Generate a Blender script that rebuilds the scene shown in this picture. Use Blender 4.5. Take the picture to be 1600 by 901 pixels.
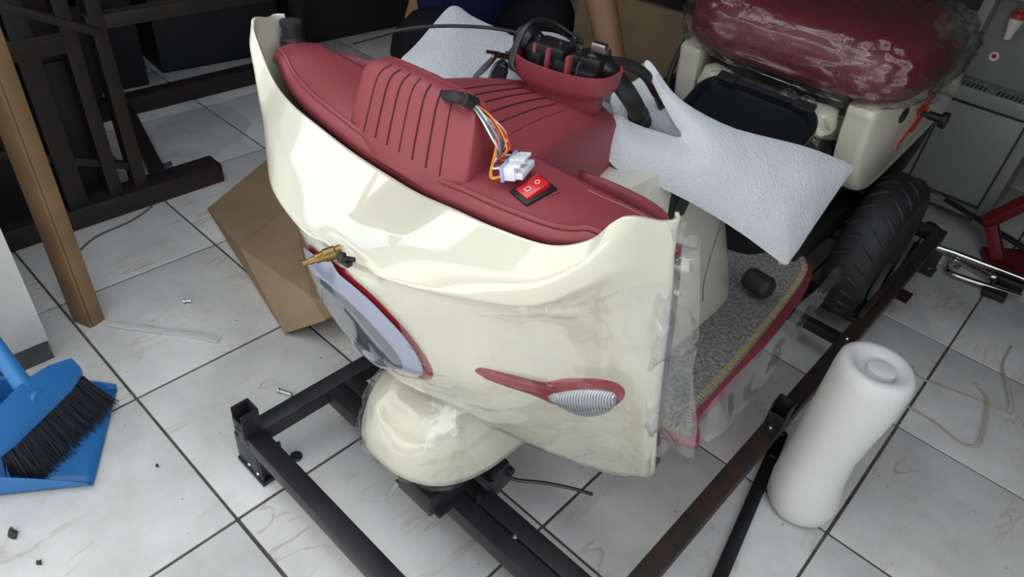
import bpy, bmesh, math, random
import numpy as np
from mathutils import Vector, Matrix, noise as mnoise
random.seed(7)
R = math.radians
PI = math.pi
scene = bpy.context.scene
C = scene.collection
for o in list(bpy.data.objects):
    bpy.data.objects.remove(o, do_unlink=True)

# ------------------------------------------------------------------ camera
CAM_H = 1.176
FW = Vector((-0.49259088, 0.61033932, -0.62035485))
RT = Vector((0.7273735, 0.6801066, 0.09155767))
DN = Vector((0.47778868, -0.4061292, -0.77895895))
FPX = 1096.64
cd = bpy.data.cameras.new('camera')
cam = bpy.data.objects.new('camera', cd)
C.objects.link(cam)
cd.sensor_fit = 'HORIZONTAL'
cd.sensor_width = 36.0
cd.lens = FPX / 1600 * 36.0
cd.clip_start = 0.02
m3 = Matrix((RT, -DN, -FW)).transposed()
cam.matrix_world = Matrix.Translation((0, 0, CAM_H)) @ m3.to_4x4()
scene.camera = cam

# ------------------------------------------------------------------ view
vs = scene.view_settings
vs.view_transform = 'Standard'
vs.look = 'None'
vs.gamma = 1.0
vs.use_curve_mapping = False
vs.exposure = -0.84

# ------------------------------------------------------------------ world: bright broken overcast
SKY_STRENGTH = 5.0
w = bpy.data.worlds.new('sky')
scene.world = w
w.use_nodes = True
wn = w.node_tree
wn.nodes.clear()
wo = wn.nodes.new('ShaderNodeOutputWorld')
bg = wn.nodes.new('ShaderNodeBackground')
tc = wn.nodes.new('ShaderNodeTexCoord')
nz = wn.nodes.new('ShaderNodeTexNoise')
nz.inputs['Scale'].default_value = 3.2
nz.inputs['Detail'].default_value = 8
nz.inputs['Roughness'].default_value = 0.55
rp = wn.nodes.new('ShaderNodeValToRGB')
rp.color_ramp.elements[0].position = 0.36
rp.color_ramp.elements[0].color = (0.52, 0.64, 0.80, 1)
rp.color_ramp.elements[1].position = 0.56
rp.color_ramp.elements[1].color = (1.0, 1.0, 1.0, 1)
wn.links.new(tc.outputs['Generated'], nz.inputs['Vector'])
wn.links.new(nz.outputs['Fac'], rp.inputs['Fac'])
wn.links.new(rp.outputs['Color'], bg.inputs['Color'])
bg.inputs['Strength'].default_value = SKY_STRENGTH
wn.links.new(bg.outputs['Background'], wo.inputs['Surface'])


# sun from over the roof: it lights the yard behind the camera, the porch itself lies in shade
sd = bpy.data.lights.new('sun', 'SUN'); sd.energy = 22.0; sd.angle = R(0.6); sd.color = (1.0, 0.98, 0.95)
sun = bpy.data.objects.new('sun', sd); C.objects.link(sun)
sun.rotation_euler = Vector((0.10, -0.53, -0.85)).to_track_quat('-Z', 'Y').to_euler()

# ------------------------------------------------------------------ pixel helpers (photo measurements -> points in the place)
CAM = Vector((0, 0, CAM_H))
def ray(px, py):
    return FW * FPX + RT * (px - 800) + DN * (py - 450.5)
def ax(px, py, x):
    d = ray(px, py); return CAM + d * (x / d.x)
def ay(px, py, y):
    d = ray(px, py); return CAM + d * (y / d.y)
def az(px, py, z):
    d = ray(px, py); return CAM + d * ((z - CAM_H) / d.z)

# ------------------------------------------------------------------ materials
MATS = {}
def mat(name, col, rough=0.5, metal=0.0, spec=0.5, coat=0.0, coat_rough=0.05, coat_ior=1.5, bump=0.0, bscale=200.0, var=0.0, vscale=8.0, vcol=None, trans=0.0, alpha=1.0, detail=4.0):
    if name in MATS: return MATS[name]
    m = bpy.data.materials.new(name); m.use_nodes = True
    n = m.node_tree; b = n.nodes['Principled BSDF']
    b.inputs['Base Color'].default_value = (*col, 1)
    b.inputs['Roughness'].default_value = rough
    b.inputs['Metallic'].default_value = metal
    b.inputs['Specular IOR Level'].default_value = spec
    b.inputs['Coat Weight'].default_value = coat
    b.inputs['Coat Roughness'].default_value = coat_rough
    b.inputs['Coat IOR'].default_value = coat_ior
    b.inputs['Transmission Weight'].default_value = trans
    b.inputs['Alpha'].default_value = alpha
    t = n.nodes.new('ShaderNodeTexCoord')
    if var > 0:
        x = n.nodes.new('ShaderNodeTexNoise'); x.inputs['Scale'].default_value = vscale; x.inputs['Detail'].default_value = detail
        r = n.nodes.new('ShaderNodeValToRGB')
        v2 = vcol if vcol else tuple(c * (1 - var) for c in col)
        r.color_ramp.elements[0].position = 0.35; r.color_ramp.elements[0].color = (*v2, 1)
        r.color_ramp.elements[1].position = 0.62; r.color_ramp.elements[1].color = (*col, 1)
        n.links.new(t.outputs['Object'], x.inputs['Vector']); n.links.new(x.outputs['Fac'], r.inputs['Fac'])
        n.links.new(r.outputs['Color'], b.inputs['Base Color'])
    if bump > 0:
        x = n.nodes.new('ShaderNodeTexNoise'); x.inputs['Scale'].default_value = bscale; x.inputs['Detail'].default_value = 3
        bp = n.nodes.new('ShaderNodeBump'); bp.inputs['Strength'].default_value = bump; bp.inputs['Distance'].default_value = 0.002
        n.links.new(t.outputs['Object'], x.inputs['Vector']); n.links.new(x.outputs['Fac'], bp.inputs['Height'])
        n.links.new(bp.outputs['Normal'], b.inputs['Normal'])
    MATS[name] = m
    return m

def film_mat(name, tint=(1, 1, 1), gl=0.12, rough=0.12, bump=0.5, bscale=14.0, haze=0.0):
    """thin clear plastic: mostly see-through with glossy crinkles"""
    m = bpy.data.materials.new(name); m.use_nodes = True
    n = m.node_tree; n.nodes.clear()
    o = n.nodes.new('ShaderNodeOutputMaterial')
    tr = n.nodes.new('ShaderNodeBsdfTransparent'); tr.inputs['Color'].default_value = (*tint, 1)
    g = n.nodes.new('ShaderNodeBsdfGlossy'); g.inputs['Roughness'].default_value = rough
    df = n.nodes.new('ShaderNodeBsdfDiffuse'); df.inputs['Color'].default_value = (0.85, 0.86, 0.88, 1)
    mx = n.nodes.new('ShaderNodeMixShader'); mh = n.nodes.new('ShaderNodeMixShader')
    lw = n.nodes.new('ShaderNodeLayerWeight'); lw.inputs['Blend'].default_value = 0.5
    mr = n.nodes.new('ShaderNodeMath'); mr.operation = 'POWER'; mr.inputs[1].default_value = 3.5
    mm = n.nodes.new('ShaderNodeMath'); mm.operation = 'MULTIPLY_ADD'; mm.inputs[1].default_value = 0.75; mm.inputs[2].default_value = gl
    n.links.new(lw.outputs['Facing'], mr.inputs[0]); n.links.new(mr.outputs[0], mm.inputs[0])
    t = n.nodes.new('ShaderNodeTexCoord')
    x = n.nodes.new('ShaderNodeTexNoise'); x.inputs['Scale'].default_value = bscale; x.inputs['Detail'].default_value = 5; x.inputs['Distortion'].default_value = 0.8
    bp = n.nodes.new('ShaderNodeBump'); bp.inputs['Strength'].default_value = bump; bp.inputs['Distance'].default_value = 0.006
    n.links.new(t.outputs['Object'], x.inputs['Vector']); n.links.new(x.outputs['Fac'], bp.inputs['Height'])
    n.links.new(bp.outputs['Normal'], g.inputs['Normal']); n.links.new(bp.outputs['Normal'], lw.inputs['Normal'])
    n.links.new(mm.outputs[0], mx.inputs['Fac']); n.links.new(tr.outputs['BSDF'], mx.inputs[1]); n.links.new(g.outputs['BSDF'], mx.inputs[2])
    mh.inputs['Fac'].default_value = haze
    n.links.new(mx.outputs['Shader'], mh.inputs[1]); n.links.new(df.outputs['BSDF'], mh.inputs[2])
    n.links.new(mh.outputs['Shader'], o.inputs['Surface'])
    MATS[name] = m
    return m

CREAM = mat('cream_paint', (0.63, 0.625, 0.515), 0.35, coat=1.0, coat_rough=0.015, coat_ior=1.8)
CREAM_IN = mat('cream_inside', (0.55, 0.45, 0.37), 0.5)
RED = mat('red_plastic', (0.255, 0.045, 0.058), 0.48, spec=0.5, bump=0.08, bscale=900)
RED_GLOSS = mat('red_gloss', (0.25, 0.015, 0.025), 0.15, coat=0.5)
BLACK = mat('black_plastic', (0.012, 0.012, 0.014), 0.38)
BLACK_SOFT = mat('black_rubber', (0.016, 0.016, 0.018), 0.62, bump=0.1, bscale=300)
STEEL = mat('dark_steel', (0.028, 0.028, 0.032), 0.42, metal=0.3, var=0.45, vscale=14, bump=0.15, bscale=90)
STEEL_RUST = mat('rusty_steel', (0.024, 0.022, 0.023), 0.5, metal=0.2, var=0.6, vscale=30, vcol=(0.05, 0.028, 0.02), bump=0.2, bscale=120)
CHROME = mat('chrome', (0.62, 0.63, 0.65), 0.16, metal=1.0)
ZINC = mat('zinc', (0.55, 0.57, 0.58), 0.3, metal=1.0)
BRASS = mat('brass', (0.30, 0.20, 0.075), 0.34, metal=1.0, var=0.4, vscale=60)
FOAM = mat('white_foam', (0.56, 0.58, 0.615), 0.42, spec=0.5, bump=1.0, bscale=230)
CARD = mat('cardboard', (0.36, 0.26, 0.165), 0.85, spec=0.1, var=0.15, vscale=9, bump=0.1, bscale=60)

# ------------------------------------------------------------------ mesh helpers
def link(name, me, m, parent=None, smooth=True):
    o = bpy.data.objects.new(name, me); C.objects.link(o)
    if m is not None and len(me.materials) == 0: me.materials.append(m)
    if parent is not None: o.parent = parent
    if smooth:
        me.polygons.foreach_set('use_smooth', [True] * len(me.polygons))
    return o
def mesh(name, vs_, fs, m, parent=None, smooth=True, recalc=True):
    me = bpy.data.meshes.new(name)
    me.from_pydata([tuple(v) for v in vs_], [], fs)
    if recalc:
        bm = bmesh.new(); bm.from_mesh(me)
        bmesh.ops.recalc_face_normals(bm, faces=bm.faces)
        bm.to_mesh(me); bm.free()
    me.update()
    return link(name, me, m, parent, smooth)
def autosmooth(o, ang=35):
    me = o.data
    bm = bmesh.new(); bm.from_mesh(me)
    for e in bm.edges:
        if len(e.link_faces) == 2 and e.calc_face_angle(0) > R(ang): e.smooth = False
    bm.to_mesh(me); bm.free()
    return o
class MB:
    """collects pieces of ONE part"""
    def __init__(self): self.v = []; self.f = []
    def add(self, vs_, fs):
        k = len(self.v); self.v += [tuple(v) for v in vs_]; self.f += [tuple(i + k for i in q) for q in fs]; return self
    def box(self, c, s, rot=None, bev=0.0):
        bm = bmesh.new(); bmesh.ops.create_cube(bm, size=1)
        for v in bm.verts: v.co = Vector((v.co.x * s[0], v.co.y * s[1], v.co.z * s[2]))
        if bev > 0: bmesh.ops.bevel(bm, geom=list(bm.edges), offset=bev, segments=2, affect='EDGES', profile=0.6)
        M = Matrix.Translation(c) @ (rot.to_4x4() if rot is not None else Matrix.Identity(4))
        bm.verts.ensure_lookup_table()
        self.add([M @ v.co for v in bm.verts], [[v.index for v in f.verts] for f in bm.faces]); bm.free(); return self
    def bar(self, a, b, wd, ht, up=(0, 0, 1), bev=0.002):
        a = Vector(a); b = Vector(b); d = (b - a); L = d.length; d.normalize()
        u = Vector(up); s = d.cross(u).normalized(); u = s.cross(d).normalized()
        rot = Matrix((d, -s, u)).transposed()
        return self.box((a + b) / 2, (L, wd, ht), rot, bev)
    def tube(self, pts, r, n=10, cap=True, closed=False):
        pts = [Vector(p) for p in pts]; N = len(pts)
        rs = r if isinstance(r, (list, tuple)) else [r] * N
        k = len(self.v); up = None; rings = []
        for i, p in enumerate(pts):
            if closed: d = pts[(i + 1) % N] - pts[i - 1]
            else: d = pts[min(i + 1, N - 1)] - pts[max(i - 1, 0)]
            d = d.normalized() if d.length > 1e-9 else Vector((0, 0, 1))
            if up is None:
                up = Vector((0, 0, 1)) if abs(d.z) < 0.9 else Vector((1, 0, 0))
            s = d.cross(up)
            if s.length < 1e-6: s = d.cross(Vector((0.3, 0.8, 0.2)))
            s.normalize(); up = s.cross(d).normalized()
            rings.append([p + (s * math.cos(2 * PI * j / n) + up * math.sin(2 * PI * j / n)) * rs[i] for j in range(n)])
        for rg in rings: self.v += [tuple(q) for q in rg]
        M = N if closed else N - 1
        for i in range(M):
            i2 = (i + 1) % N
            for j in range(n):
                self.f.append((k + i * n + j, k + i * n + (j + 1) % n, k + i2 * n + (j + 1) % n, k + i2 * n + j))
        if cap and not closed:
            self.f.append(tuple(k + j for j in reversed(range(n)))); self.f.append(tuple(k + (N - 1) * n + j for j in range(n)))
        return self
    def loft(self, rings, cap0=True, cap1=True, closed=True):
        k = len(self.v); n = len(rings[0])
        for rg in rings: self.v += [tuple(q) for q in rg]
        for i in range(len(rings) - 1):
            for j in range(n if closed else n - 1):
                self.f.append((k + i * n + j, k + i * n + (j + 1) % n, k + (i + 1) * n + (j + 1) % n, k + (i + 1) * n + j))
        if cap0: self.f.append(tuple(k + j for j in reversed(range(n))))
        if cap1: self.f.append(tuple(k + (len(rings) - 1) * n + j for j in range(n)))
        return self
    def lathe(self, prof, c, axis=(0, 0, 1), n=24):
        axis = Vector(axis).normalized()
        s = axis.orthogonal().normalized(); t = axis.cross(s)
        rings = [[Vector(c) + axis * h + (s * math.cos(2 * PI * j / n) + t * math.sin(2 * PI * j / n)) * max(r_, 1e-5) for j in range(n)] for r_, h in prof]
        return self.loft(rings)
    def build(self, name, m, parent=None, smooth=True, ang=35):
        o = mesh(name, self.v, self.f, m, parent, smooth)
        if smooth: autosmooth(o, ang)
        return o
def crom(P, t):
    """Catmull-Rom through list of vectors (np) at t in 0..len-1"""
    n = len(P); i = min(int(t), n - 2); f = t - i
    p1 = P[i]; p2 = P[i + 1]
    p0 = P[i - 1] if i > 0 else 2 * p1 - p2
    p3 = P[i + 2] if i + 2 < n else 2 * p2 - p1
    return 0.5 * ((2 * p1) + (p2 - p0) * f + (2 * p0 - 5 * p1 + 4 * p2 - p3) * f * f + (3 * p1 - p0 - 3 * p2 + p3) * f ** 3)
def smoothpath(pts, n=8, closed=False):
    P = [np.array(p, float) for p in pts]
    if closed:
        Q = [P[-1]] + P + [P[0], P[1]]
        return [Vector(crom(Q, 1 + i / n)) if len(P[0]) == 3 else crom(Q, 1 + i / n) for i in range(len(P) * n)]
    return [Vector(crom(P, i / n)) if len(P[0]) == 3 else crom(P, i / n) for i in range((len(P) - 1) * n + 1)]
def gridmesh(name, fn, nu, nv, m, parent=None, thick=0.0, offset=-1, sub=0, smooth=True):
    vs_ = [fn(i / nu, j / nv) for i in range(nu + 1) for j in range(nv + 1)]
    fs = [(i * (nv + 1) + j, (i + 1) * (nv + 1) + j, (i + 1) * (nv + 1) + j + 1, i * (nv + 1) + j + 1) for i in range(nu) for j in range(nv)]
    o = mesh(name, vs_, fs, m, parent, smooth)
    if thick:
        s = o.modifiers.new('thickness', 'SOLIDIFY'); s.thickness = thick; s.offset = offset
    if sub:
        s = o.modifiers.new('sub', 'SUBSURF'); s.levels = sub; s.render_levels = sub
    return o
def prism(outline, z0, z1):
    """outline: list of (x,y) -> verts, faces"""
    n = len(outline)
    v = [(x, y, z0) for x, y in outline] + [(x, y, z1) for x, y in outline]
    f = [tuple(reversed(range(n))), tuple(range(n, 2 * n))] + [(i, (i + 1) % n, n + (i + 1) % n, n + i) for i in range(n)]
    return v, f
def rrect(wd, ht, r, n=5):
    pts = []
    for cx, cy, a0 in ((wd / 2 - r, ht / 2 - r, 0), (-wd / 2 + r, ht / 2 - r, 90), (-wd / 2 + r, -ht / 2 + r, 180), (wd / 2 - r, -ht / 2 + r, 270)):
        for i in range(n + 1):
            a = R(a0 + 90 * i / n); pts.append((cx + r * math.cos(a), cy + r * math.sin(a)))
    return pts
def thing(name, label, cat, loc=(0, 0, 0), group=None):
    o = bpy.data.objects.new(name, None); C.objects.link(o); o.location = loc
    o.empty_display_size = 0.05
    o['label'] = label; o['category'] = cat
    if group: o['group'] = group
    return o
def tag(o, label, cat, group=None):
    o['label'] = label; o['category'] = cat
    if group: o['group'] = group
    return o
def struct(o):
    o['kind'] = 'structure'; return o
def fit(o):
    """parts are modelled in world coordinates: cancel the parent's own location"""
    p = o.parent
    loc = Vector((0, 0, 0))
    while p is not None: loc += p.location; p = p.parent
    o.location = -loc if o.parent and not o.parent.parent else o.location
    return o

# ================================================================== THE SETTING
ROOF_Z = 2.12
def slab(name, x0, x1, y0, y1, z0, z1, m):
    return struct(MB().box(((x0 + x1) / 2, (y0 + y1) / 2, (z0 + z1) / 2), (x1 - x0, y1 - y0, z1 - z0)).build(name, m, smooth=False))
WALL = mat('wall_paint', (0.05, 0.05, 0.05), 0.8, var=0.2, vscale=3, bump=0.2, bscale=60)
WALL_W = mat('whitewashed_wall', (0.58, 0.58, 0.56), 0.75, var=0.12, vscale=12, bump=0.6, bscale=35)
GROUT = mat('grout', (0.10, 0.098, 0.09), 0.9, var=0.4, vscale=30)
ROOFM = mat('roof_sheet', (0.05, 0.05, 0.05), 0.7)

floor = slab('floor', -6.0, 4.0, -3.3, 3.6, -0.12, -0.0035, GROUT)
def tile_material():
    m = bpy.data.materials.new('ceramic_tile'); m.use_nodes = True
    n = m.node_tree; b = n.nodes['Principled BSDF']; L = n.links.new
    g = n.nodes.new('ShaderNodeNewGeometry')
    oi = n.nodes.new('ShaderNodeObjectInfo')
    sh = n.nodes.new('ShaderNodeVectorMath'); sh.operation = 'ADD'
    sc = n.nodes.new('ShaderNodeVectorMath'); sc.operation = 'SCALE'; sc.inputs['Scale'].default_value = 9.0
    cx = n.nodes.new('ShaderNodeCombineXYZ')
    L(oi.outputs['Random'], cx.inputs[0]); L(oi.outputs['Random'], cx.inputs[2]); L(cx.outputs[0], sc.inputs[0])
    L(g.outputs['Position'], sh.inputs[0]); L(sc.outputs[0], sh.inputs[1])
    # beige veins
    wv = n.nodes.new('ShaderNodeTexNoise'); wv.inputs['Scale'].default_value = 3.0; wv.inputs['Detail'].default_value = 7; wv.inputs['Distortion'].default_value = 2.2
    mp = n.nodes.new('ShaderNodeMapping'); mp.inputs['Rotation'].default_value = (0, 0, 0.5); mp.inputs['Scale'].default_value = (2.6, 0.8, 1)
    L(sh.outputs[0], mp.inputs['Vector']); L(mp.outputs[0], wv.inputs['Vector'])
    r1 = n.nodes.new('ShaderNodeValToRGB'); e = r1.color_ramp.elements
    e[0].position = 0.478; e[0].color = (0, 0, 0, 1); e[1].position = 0.5; e[1].color = (1, 1, 1, 1)
    e2 = r1.color_ramp.elements.new(0.522); e2.color = (0, 0, 0, 1)
    L(wv.outputs['Fac'], r1.inputs['Fac'])
    ms = n.nodes.new('ShaderNodeTexNoise'); ms.inputs['Scale'].default_value = 5.0; L(sh.outputs[0], ms.inputs['Vector'])
    rm = n.nodes.new('ShaderNodeValToRGB'); rm.color_ramp.elements[0].position = 0.48; rm.color_ramp.elements[1].position = 0.68
    L(ms.outputs['Fac'], rm.inputs['Fac'])
    mu = n.nodes.new('ShaderNodeMath'); mu.operation = 'MULTIPLY'; L(r1.outputs['Color'], mu.inputs[0]); L(rm.outputs['Color'], mu.inputs[1])
    c1 = n.nodes.new('ShaderNodeMix'); c1.data_type = 'RGBA'; c1.inputs[6].default_value = (0.72, 0.72, 0.71, 1); c1.inputs[7].default_value = (0.47, 0.37, 0.26, 1)
    m2 = n.nodes.new('ShaderNodeMath'); m2.operation = 'MULTIPLY'; m2.inputs[1].default_value = 0.75; L(mu.outputs[0], m2.inputs[0]); L(m2.outputs[0], c1.inputs[0])
    # cloudy grime
    gr = n.nodes.new('ShaderNodeTexNoise'); gr.inputs['Scale'].default_value = 4.0; gr.inputs['Detail'].default_value = 8; gr.inputs['Roughness'].default_value = 0.65
    L(g.outputs['Position'], gr.inputs['Vector'])
    rg = n.nodes.new('ShaderNodeValToRGB'); rg.color_ramp.elements[0].position = 0.3; rg.color_ramp.elements[0].color = (0.72, 0.72, 0.71, 1); rg.color_ramp.elements[1].position = 0.6
    L(gr.outputs['Fac'], rg.inputs['Fac'])
    c2 = n.nodes.new('ShaderNodeMix'); c2.data_type = 'RGBA'; c2.blend_type = 'MULTIPLY'; c2.inputs[0].default_value = 1.0
    L(c1.outputs[2], c2.inputs[6]); L(rg.outputs['Color'], c2.inputs[7])
    # specks
    vo = n.nodes.new('ShaderNodeTexVoronoi'); vo.inputs['Scale'].default_value = 42.0; vo.inputs['Randomness'].default_value = 1.0
    L(g.outputs['Position'], vo.inputs['Vector'])
    lt = n.nodes.new('ShaderNodeMath'); lt.operation = 'LESS_THAN'
    sp = n.nodes.new('ShaderNodeMath'); sp.operation = 'MULTIPLY'; sp.inputs[1].default_value = 0.11
    sx = n.nodes.new('ShaderNodeSeparateColor'); L(vo.outputs['Color'], sx.inputs[0])
    pw = n.nodes.new('ShaderNodeMath'); pw.operation = 'POWER'; pw.inputs[1].default_value = 6.0; L(sx.outputs[0], pw.inputs[0]); L(pw.outputs[0], sp.inputs[0])
    L(vo.outputs['Distance'], lt.inputs[0]); L(sp.outputs[0], lt.inputs[1])
    c3 = n.nodes.new('ShaderNodeMix'); c3.data_type = 'RGBA'; c3.inputs[7].default_value = (0.09, 0.085, 0.075, 1)
    m3_ = n.nodes.new('ShaderNodeMath'); m3_.operation = 'MULTIPLY'; m3_.inputs[1].default_value = 0.75; L(lt.outputs[0], m3_.inputs[0]); L(m3_.outputs[0], c3.inputs[0])
    L(c2.outputs[2], c3.inputs[6]); L(c3.outputs[2], b.inputs['Base Color'])
    rr = n.nodes.new('ShaderNodeMapRange'); rr.inputs['To Min'].default_value = 0.42; rr.inputs['To Max'].default_value = 0.26; L(gr.outputs['Fac'], rr.inputs['Value']); L(rr.outputs[0], b.inputs['Roughness'])
    b.inputs['Specular IOR Level'].default_value = 0.4
    return m
TILE = tile_material()
TS = 0.4; TG = 0.0062
tb = MB().box((0, 0, -0.006), (TS - TG, TS - TG, 0.012), bev=0.0014)
tile_me = None
for i in range(-11, 3):
    for j in range(-8, 8):
        cx_, cy_ = (i + 0.5) * TS, 0.272 + (j + 0.5) * TS
        if tile_me is None:
            t0 = tb.build('tile', TILE, floor); tile_me = t0.data; t = t0
        else:
            t = bpy.data.objects.new('tile', tile_me); C.objects.link(t); t.parent = floor
        t.location = (cx_ + random.uniform(-.0006, .0006), cy_ + random.uniform(-.0006, .0006), random.uniform(-.0007, 0))
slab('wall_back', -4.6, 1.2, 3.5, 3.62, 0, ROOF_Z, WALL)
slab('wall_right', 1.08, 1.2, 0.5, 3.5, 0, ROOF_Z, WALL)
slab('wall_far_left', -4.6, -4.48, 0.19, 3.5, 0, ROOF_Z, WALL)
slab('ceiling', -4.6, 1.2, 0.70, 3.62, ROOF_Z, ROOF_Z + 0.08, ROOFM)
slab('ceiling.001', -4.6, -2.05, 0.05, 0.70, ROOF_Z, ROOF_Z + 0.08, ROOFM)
slab('added_sky_screen', -4.6, 3.5, -2.2, -0.75, 2.45, 2.53, mat('sky_screen_sheet', (.3, .3, .3), .7))  # unseen slab added to narrow the overhead sky to a slot
slab('added_bounce_wall', -5.0, 4.0, -3.4, -3.2, 0, 4.2, mat('bounce_wall_render', (.50, .49, .47), .85, var=.2, vscale=2))  # unseen wall added behind the camera: blocks low sky, bounces sun forward
wl = slab('wall_left', -4.6, -1.425, -0.20, 0.20, 0.055, 1.35, WALL_W)
struct(MB().box((-3.014, 0.0, 0.0275), (3.17, 0.396, 0.055)).build('baseboard_left', mat('grey_base', (0.11, 0.11, 0.115), 0.8, var=0.3, vscale=20), smooth=False))
#STAGE2
# ================================================================== THE TRICYCLE
XC = -0.57
trike = thing('electric_tricycle', 'cream and burgundy electric tricycle in a steel crate base, partly unwrapped', 'tricycle', (XC, 1.1, 0))
TL = Vector(trike.location)
def part(o, parent=None):
    """attach to trike (or to a part of it), keeping world coordinates"""
    o.parent = parent or trike
    o.location = -TL if o.parent is trike else (0, 0, 0)
    return o

NET = [  # half-width offset, then (y, z) from the top lip down to the bottom edge
 (0.000, (.455,.757),(.385,.724),(.360,.708),(.362,.690),(.414,.550),(.442,.450)),
 (0.060, (.450,.763),(.386,.729),(.362,.710),(.368,.690),(.416,.550),(.445,.456)),
 (0.120, (.444,.776),(.388,.737),(.374,.714),(.392,.690),(.427,.550),(.457,.466)),
 (0.180, (.447,.782),(.405,.741),(.404,.717),(.434,.682),(.462,.540),(.545,.372)),
 (0.240, (.460,.788),(.435,.750),(.440,.724),(.484,.690),(.545,.505),(.662,.258)),
 (0.280, (.470,.812),(.455,.786),(.462,.760),(.505,.705),(.590,.490),(.690,.252)),
 (0.303, (.476,.846),(.470,.821),(.478,.788),(.518,.720),(.606,.490),(.690,.275)),
 (0.325, (.512,.838),(.516,.818),(.523,.790),(.547,.722),(.616,.490),(.682,.300)),
 (0.331, (.526,.838),(.530,.818),(.537,.790),(.561,.722),(.630,.490),(.695,.302)),
 (0.324, (.536,.838),(.540,.818),(.547,.790),(.571,.722),(.640,.490),(.704,.304))]
NETP = [[np.array((d, y, z)) for y, z in rows] for d, *rows in NET]
FULL = [[p * np.array((-1, 1, 1)) for p in rows] for rows in NETP[:0:-1]] + NETP
NK = len(FULL); NR = len(FULL[0]); KC = len(NETP) - 1
def rowc(P, r):
    """flat ledge from the lip, rounded brow, then a smooth face"""
    if r >= 2: return crom(P, r)
    A = P[0] + (P[1] - P[0]) * 0.74
    if r <= 1: return P[0] + (A - P[0]) * r
    t = r - 1
    return A * (1 - t) ** 2 + P[1] * 2 * t * (1 - t) + P[2] * t * t
def shield(k, r):
    """k: station -9..9 (0 = centre), r: row 0..5"""
    cols = [rowc(FULL[i], r) for i in range(NK)]
    p = crom(cols, k + KC)
    return Vector((XC + p[0], p[1], p[2]))
COLC = {}
def shield_c(k, r):
    rk = round(r, 5)
    if rk not in COLC: COLC[rk] = [rowc(FULL[i], rk) for i in range(NK)]
    p = crom(COLC[rk], k + KC)
    v = Vector((XC + p[0], p[1], p[2]))
    # scooped recess round the lock
    e = max(0.0, 1 - ((p[0] - 0.035) / 0.052) ** 2) * max(0.0, 1 - ((p[2] - 0.699) / 0.017) ** 2)
    v.y += 0.006 * min(1, e * 2.5)
    return v
def shield_n(k, r):
    a = shield_c(k + .02, r) - shield_c(k - .02, r); b = shield_c(k, min(r + .02, 5)) - shield_c(k, max(r - .02, 0))
    n = a.cross(b).normalized()
    return n if n.y < 0 or n.z > 0.5 else -n
sh = part(gridmesh('front_shield', lambda u, v: shield_c(-KC + u * 2 * KC, v * (NR - 1)), 150, 70, CREAM, trike, thick=0.004, offset=0))

# red instrument deck behind the lip
def lipP(k): return shield_c(k, 0)
def deck_k(s):  # s -1..1 -> station range
    return s * 6.0
def deck(u, v):
    s = u * 2 - 1; k = deck_k(s)
    p = lipP(k); d = p.x - XC
    gap = 0.010 + 0.010 * (max(0, -s)) ** 2
    f = Vector((XC + d * 0.985, p.y + gap, min(p.z, .80) + 0.004))
    b = Vector((XC + d * 0.97, 0.568, 0.800))
    q = f.lerp(b, v)
    lip = max(0, 1 - v / 0.10)
    q.z -= 0.012 * lip ** 2
    q.z += 0.006 * math.sin(PI * v)
    return q
dk = part(gridmesh('dash_deck', deck, 90, 16, RED, trike, thick=0.003))
part(MB().tube([deck(u, 0.13) + Vector((0, 0, 0.0015)) for u in np.linspace(0.03, 0.97, 70)], 0.003, 8).build('deck_rim', RED), dk)
part(MB().tube([deck(u, 0.86) + Vector((0, 0, 0.0008)) for u in np.linspace(0.80, 0.965, 20)], 0.0010, 6).build('deck_seam', mat('seam_light', (0.33, 0.10, 0.115), 0.4)), dk)
def on_shield(px, py, klo=-1.0, khi=9.0, off=0.0):
    """point of the shield seen at a photo pixel"""
    best = None
    for kk in np.linspace(klo, khi, 61):
        for rr_ in np.linspace(0, 5, 51):
            q = shield_c(kk, float(rr_)); d = q - CAM; t = d.dot(FW)
            u = 800 + FPX * d.dot(RT) / t; v = 450.5 + FPX * d.dot(DN) / t
            e = (u - px) ** 2 + (v - py) ** 2
            if best is None or e < best[0]: best = (e, kk, rr_)
    return best[1], best[2]
def patch(name, kr, m, parent, off=0.003, dome=0.0, thick=0.003, rings=6, scale=1.0):
    """closed outline of (k, r) on the shield -> raised domed patch"""
    P = smoothpath([np.array(p) for p in kr], 6, closed=True)
    c = sum(P) / len(P)
    V = []; F = []
    n = len(P)
    for i in range(rings + 1):
        f = 1 - i / rings
        for p in P:
            q = c + (p - c) * f * scale
            nn = shield_n(q[0], q[1])
            h = off + dome * (1 - f * f) ** 0.5 if f < 1 else off - 0.004
            V.append(shield_c(q[0], q[1]) + nn * h)
    for i in range(rings):
        for j in range(n):
            F.append((i * n + j, i * n + (j + 1) % n, (i + 1) * n + (j + 1) % n, (i + 1) * n + j))
    return part(mesh(name, V, F, m), parent)

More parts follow.
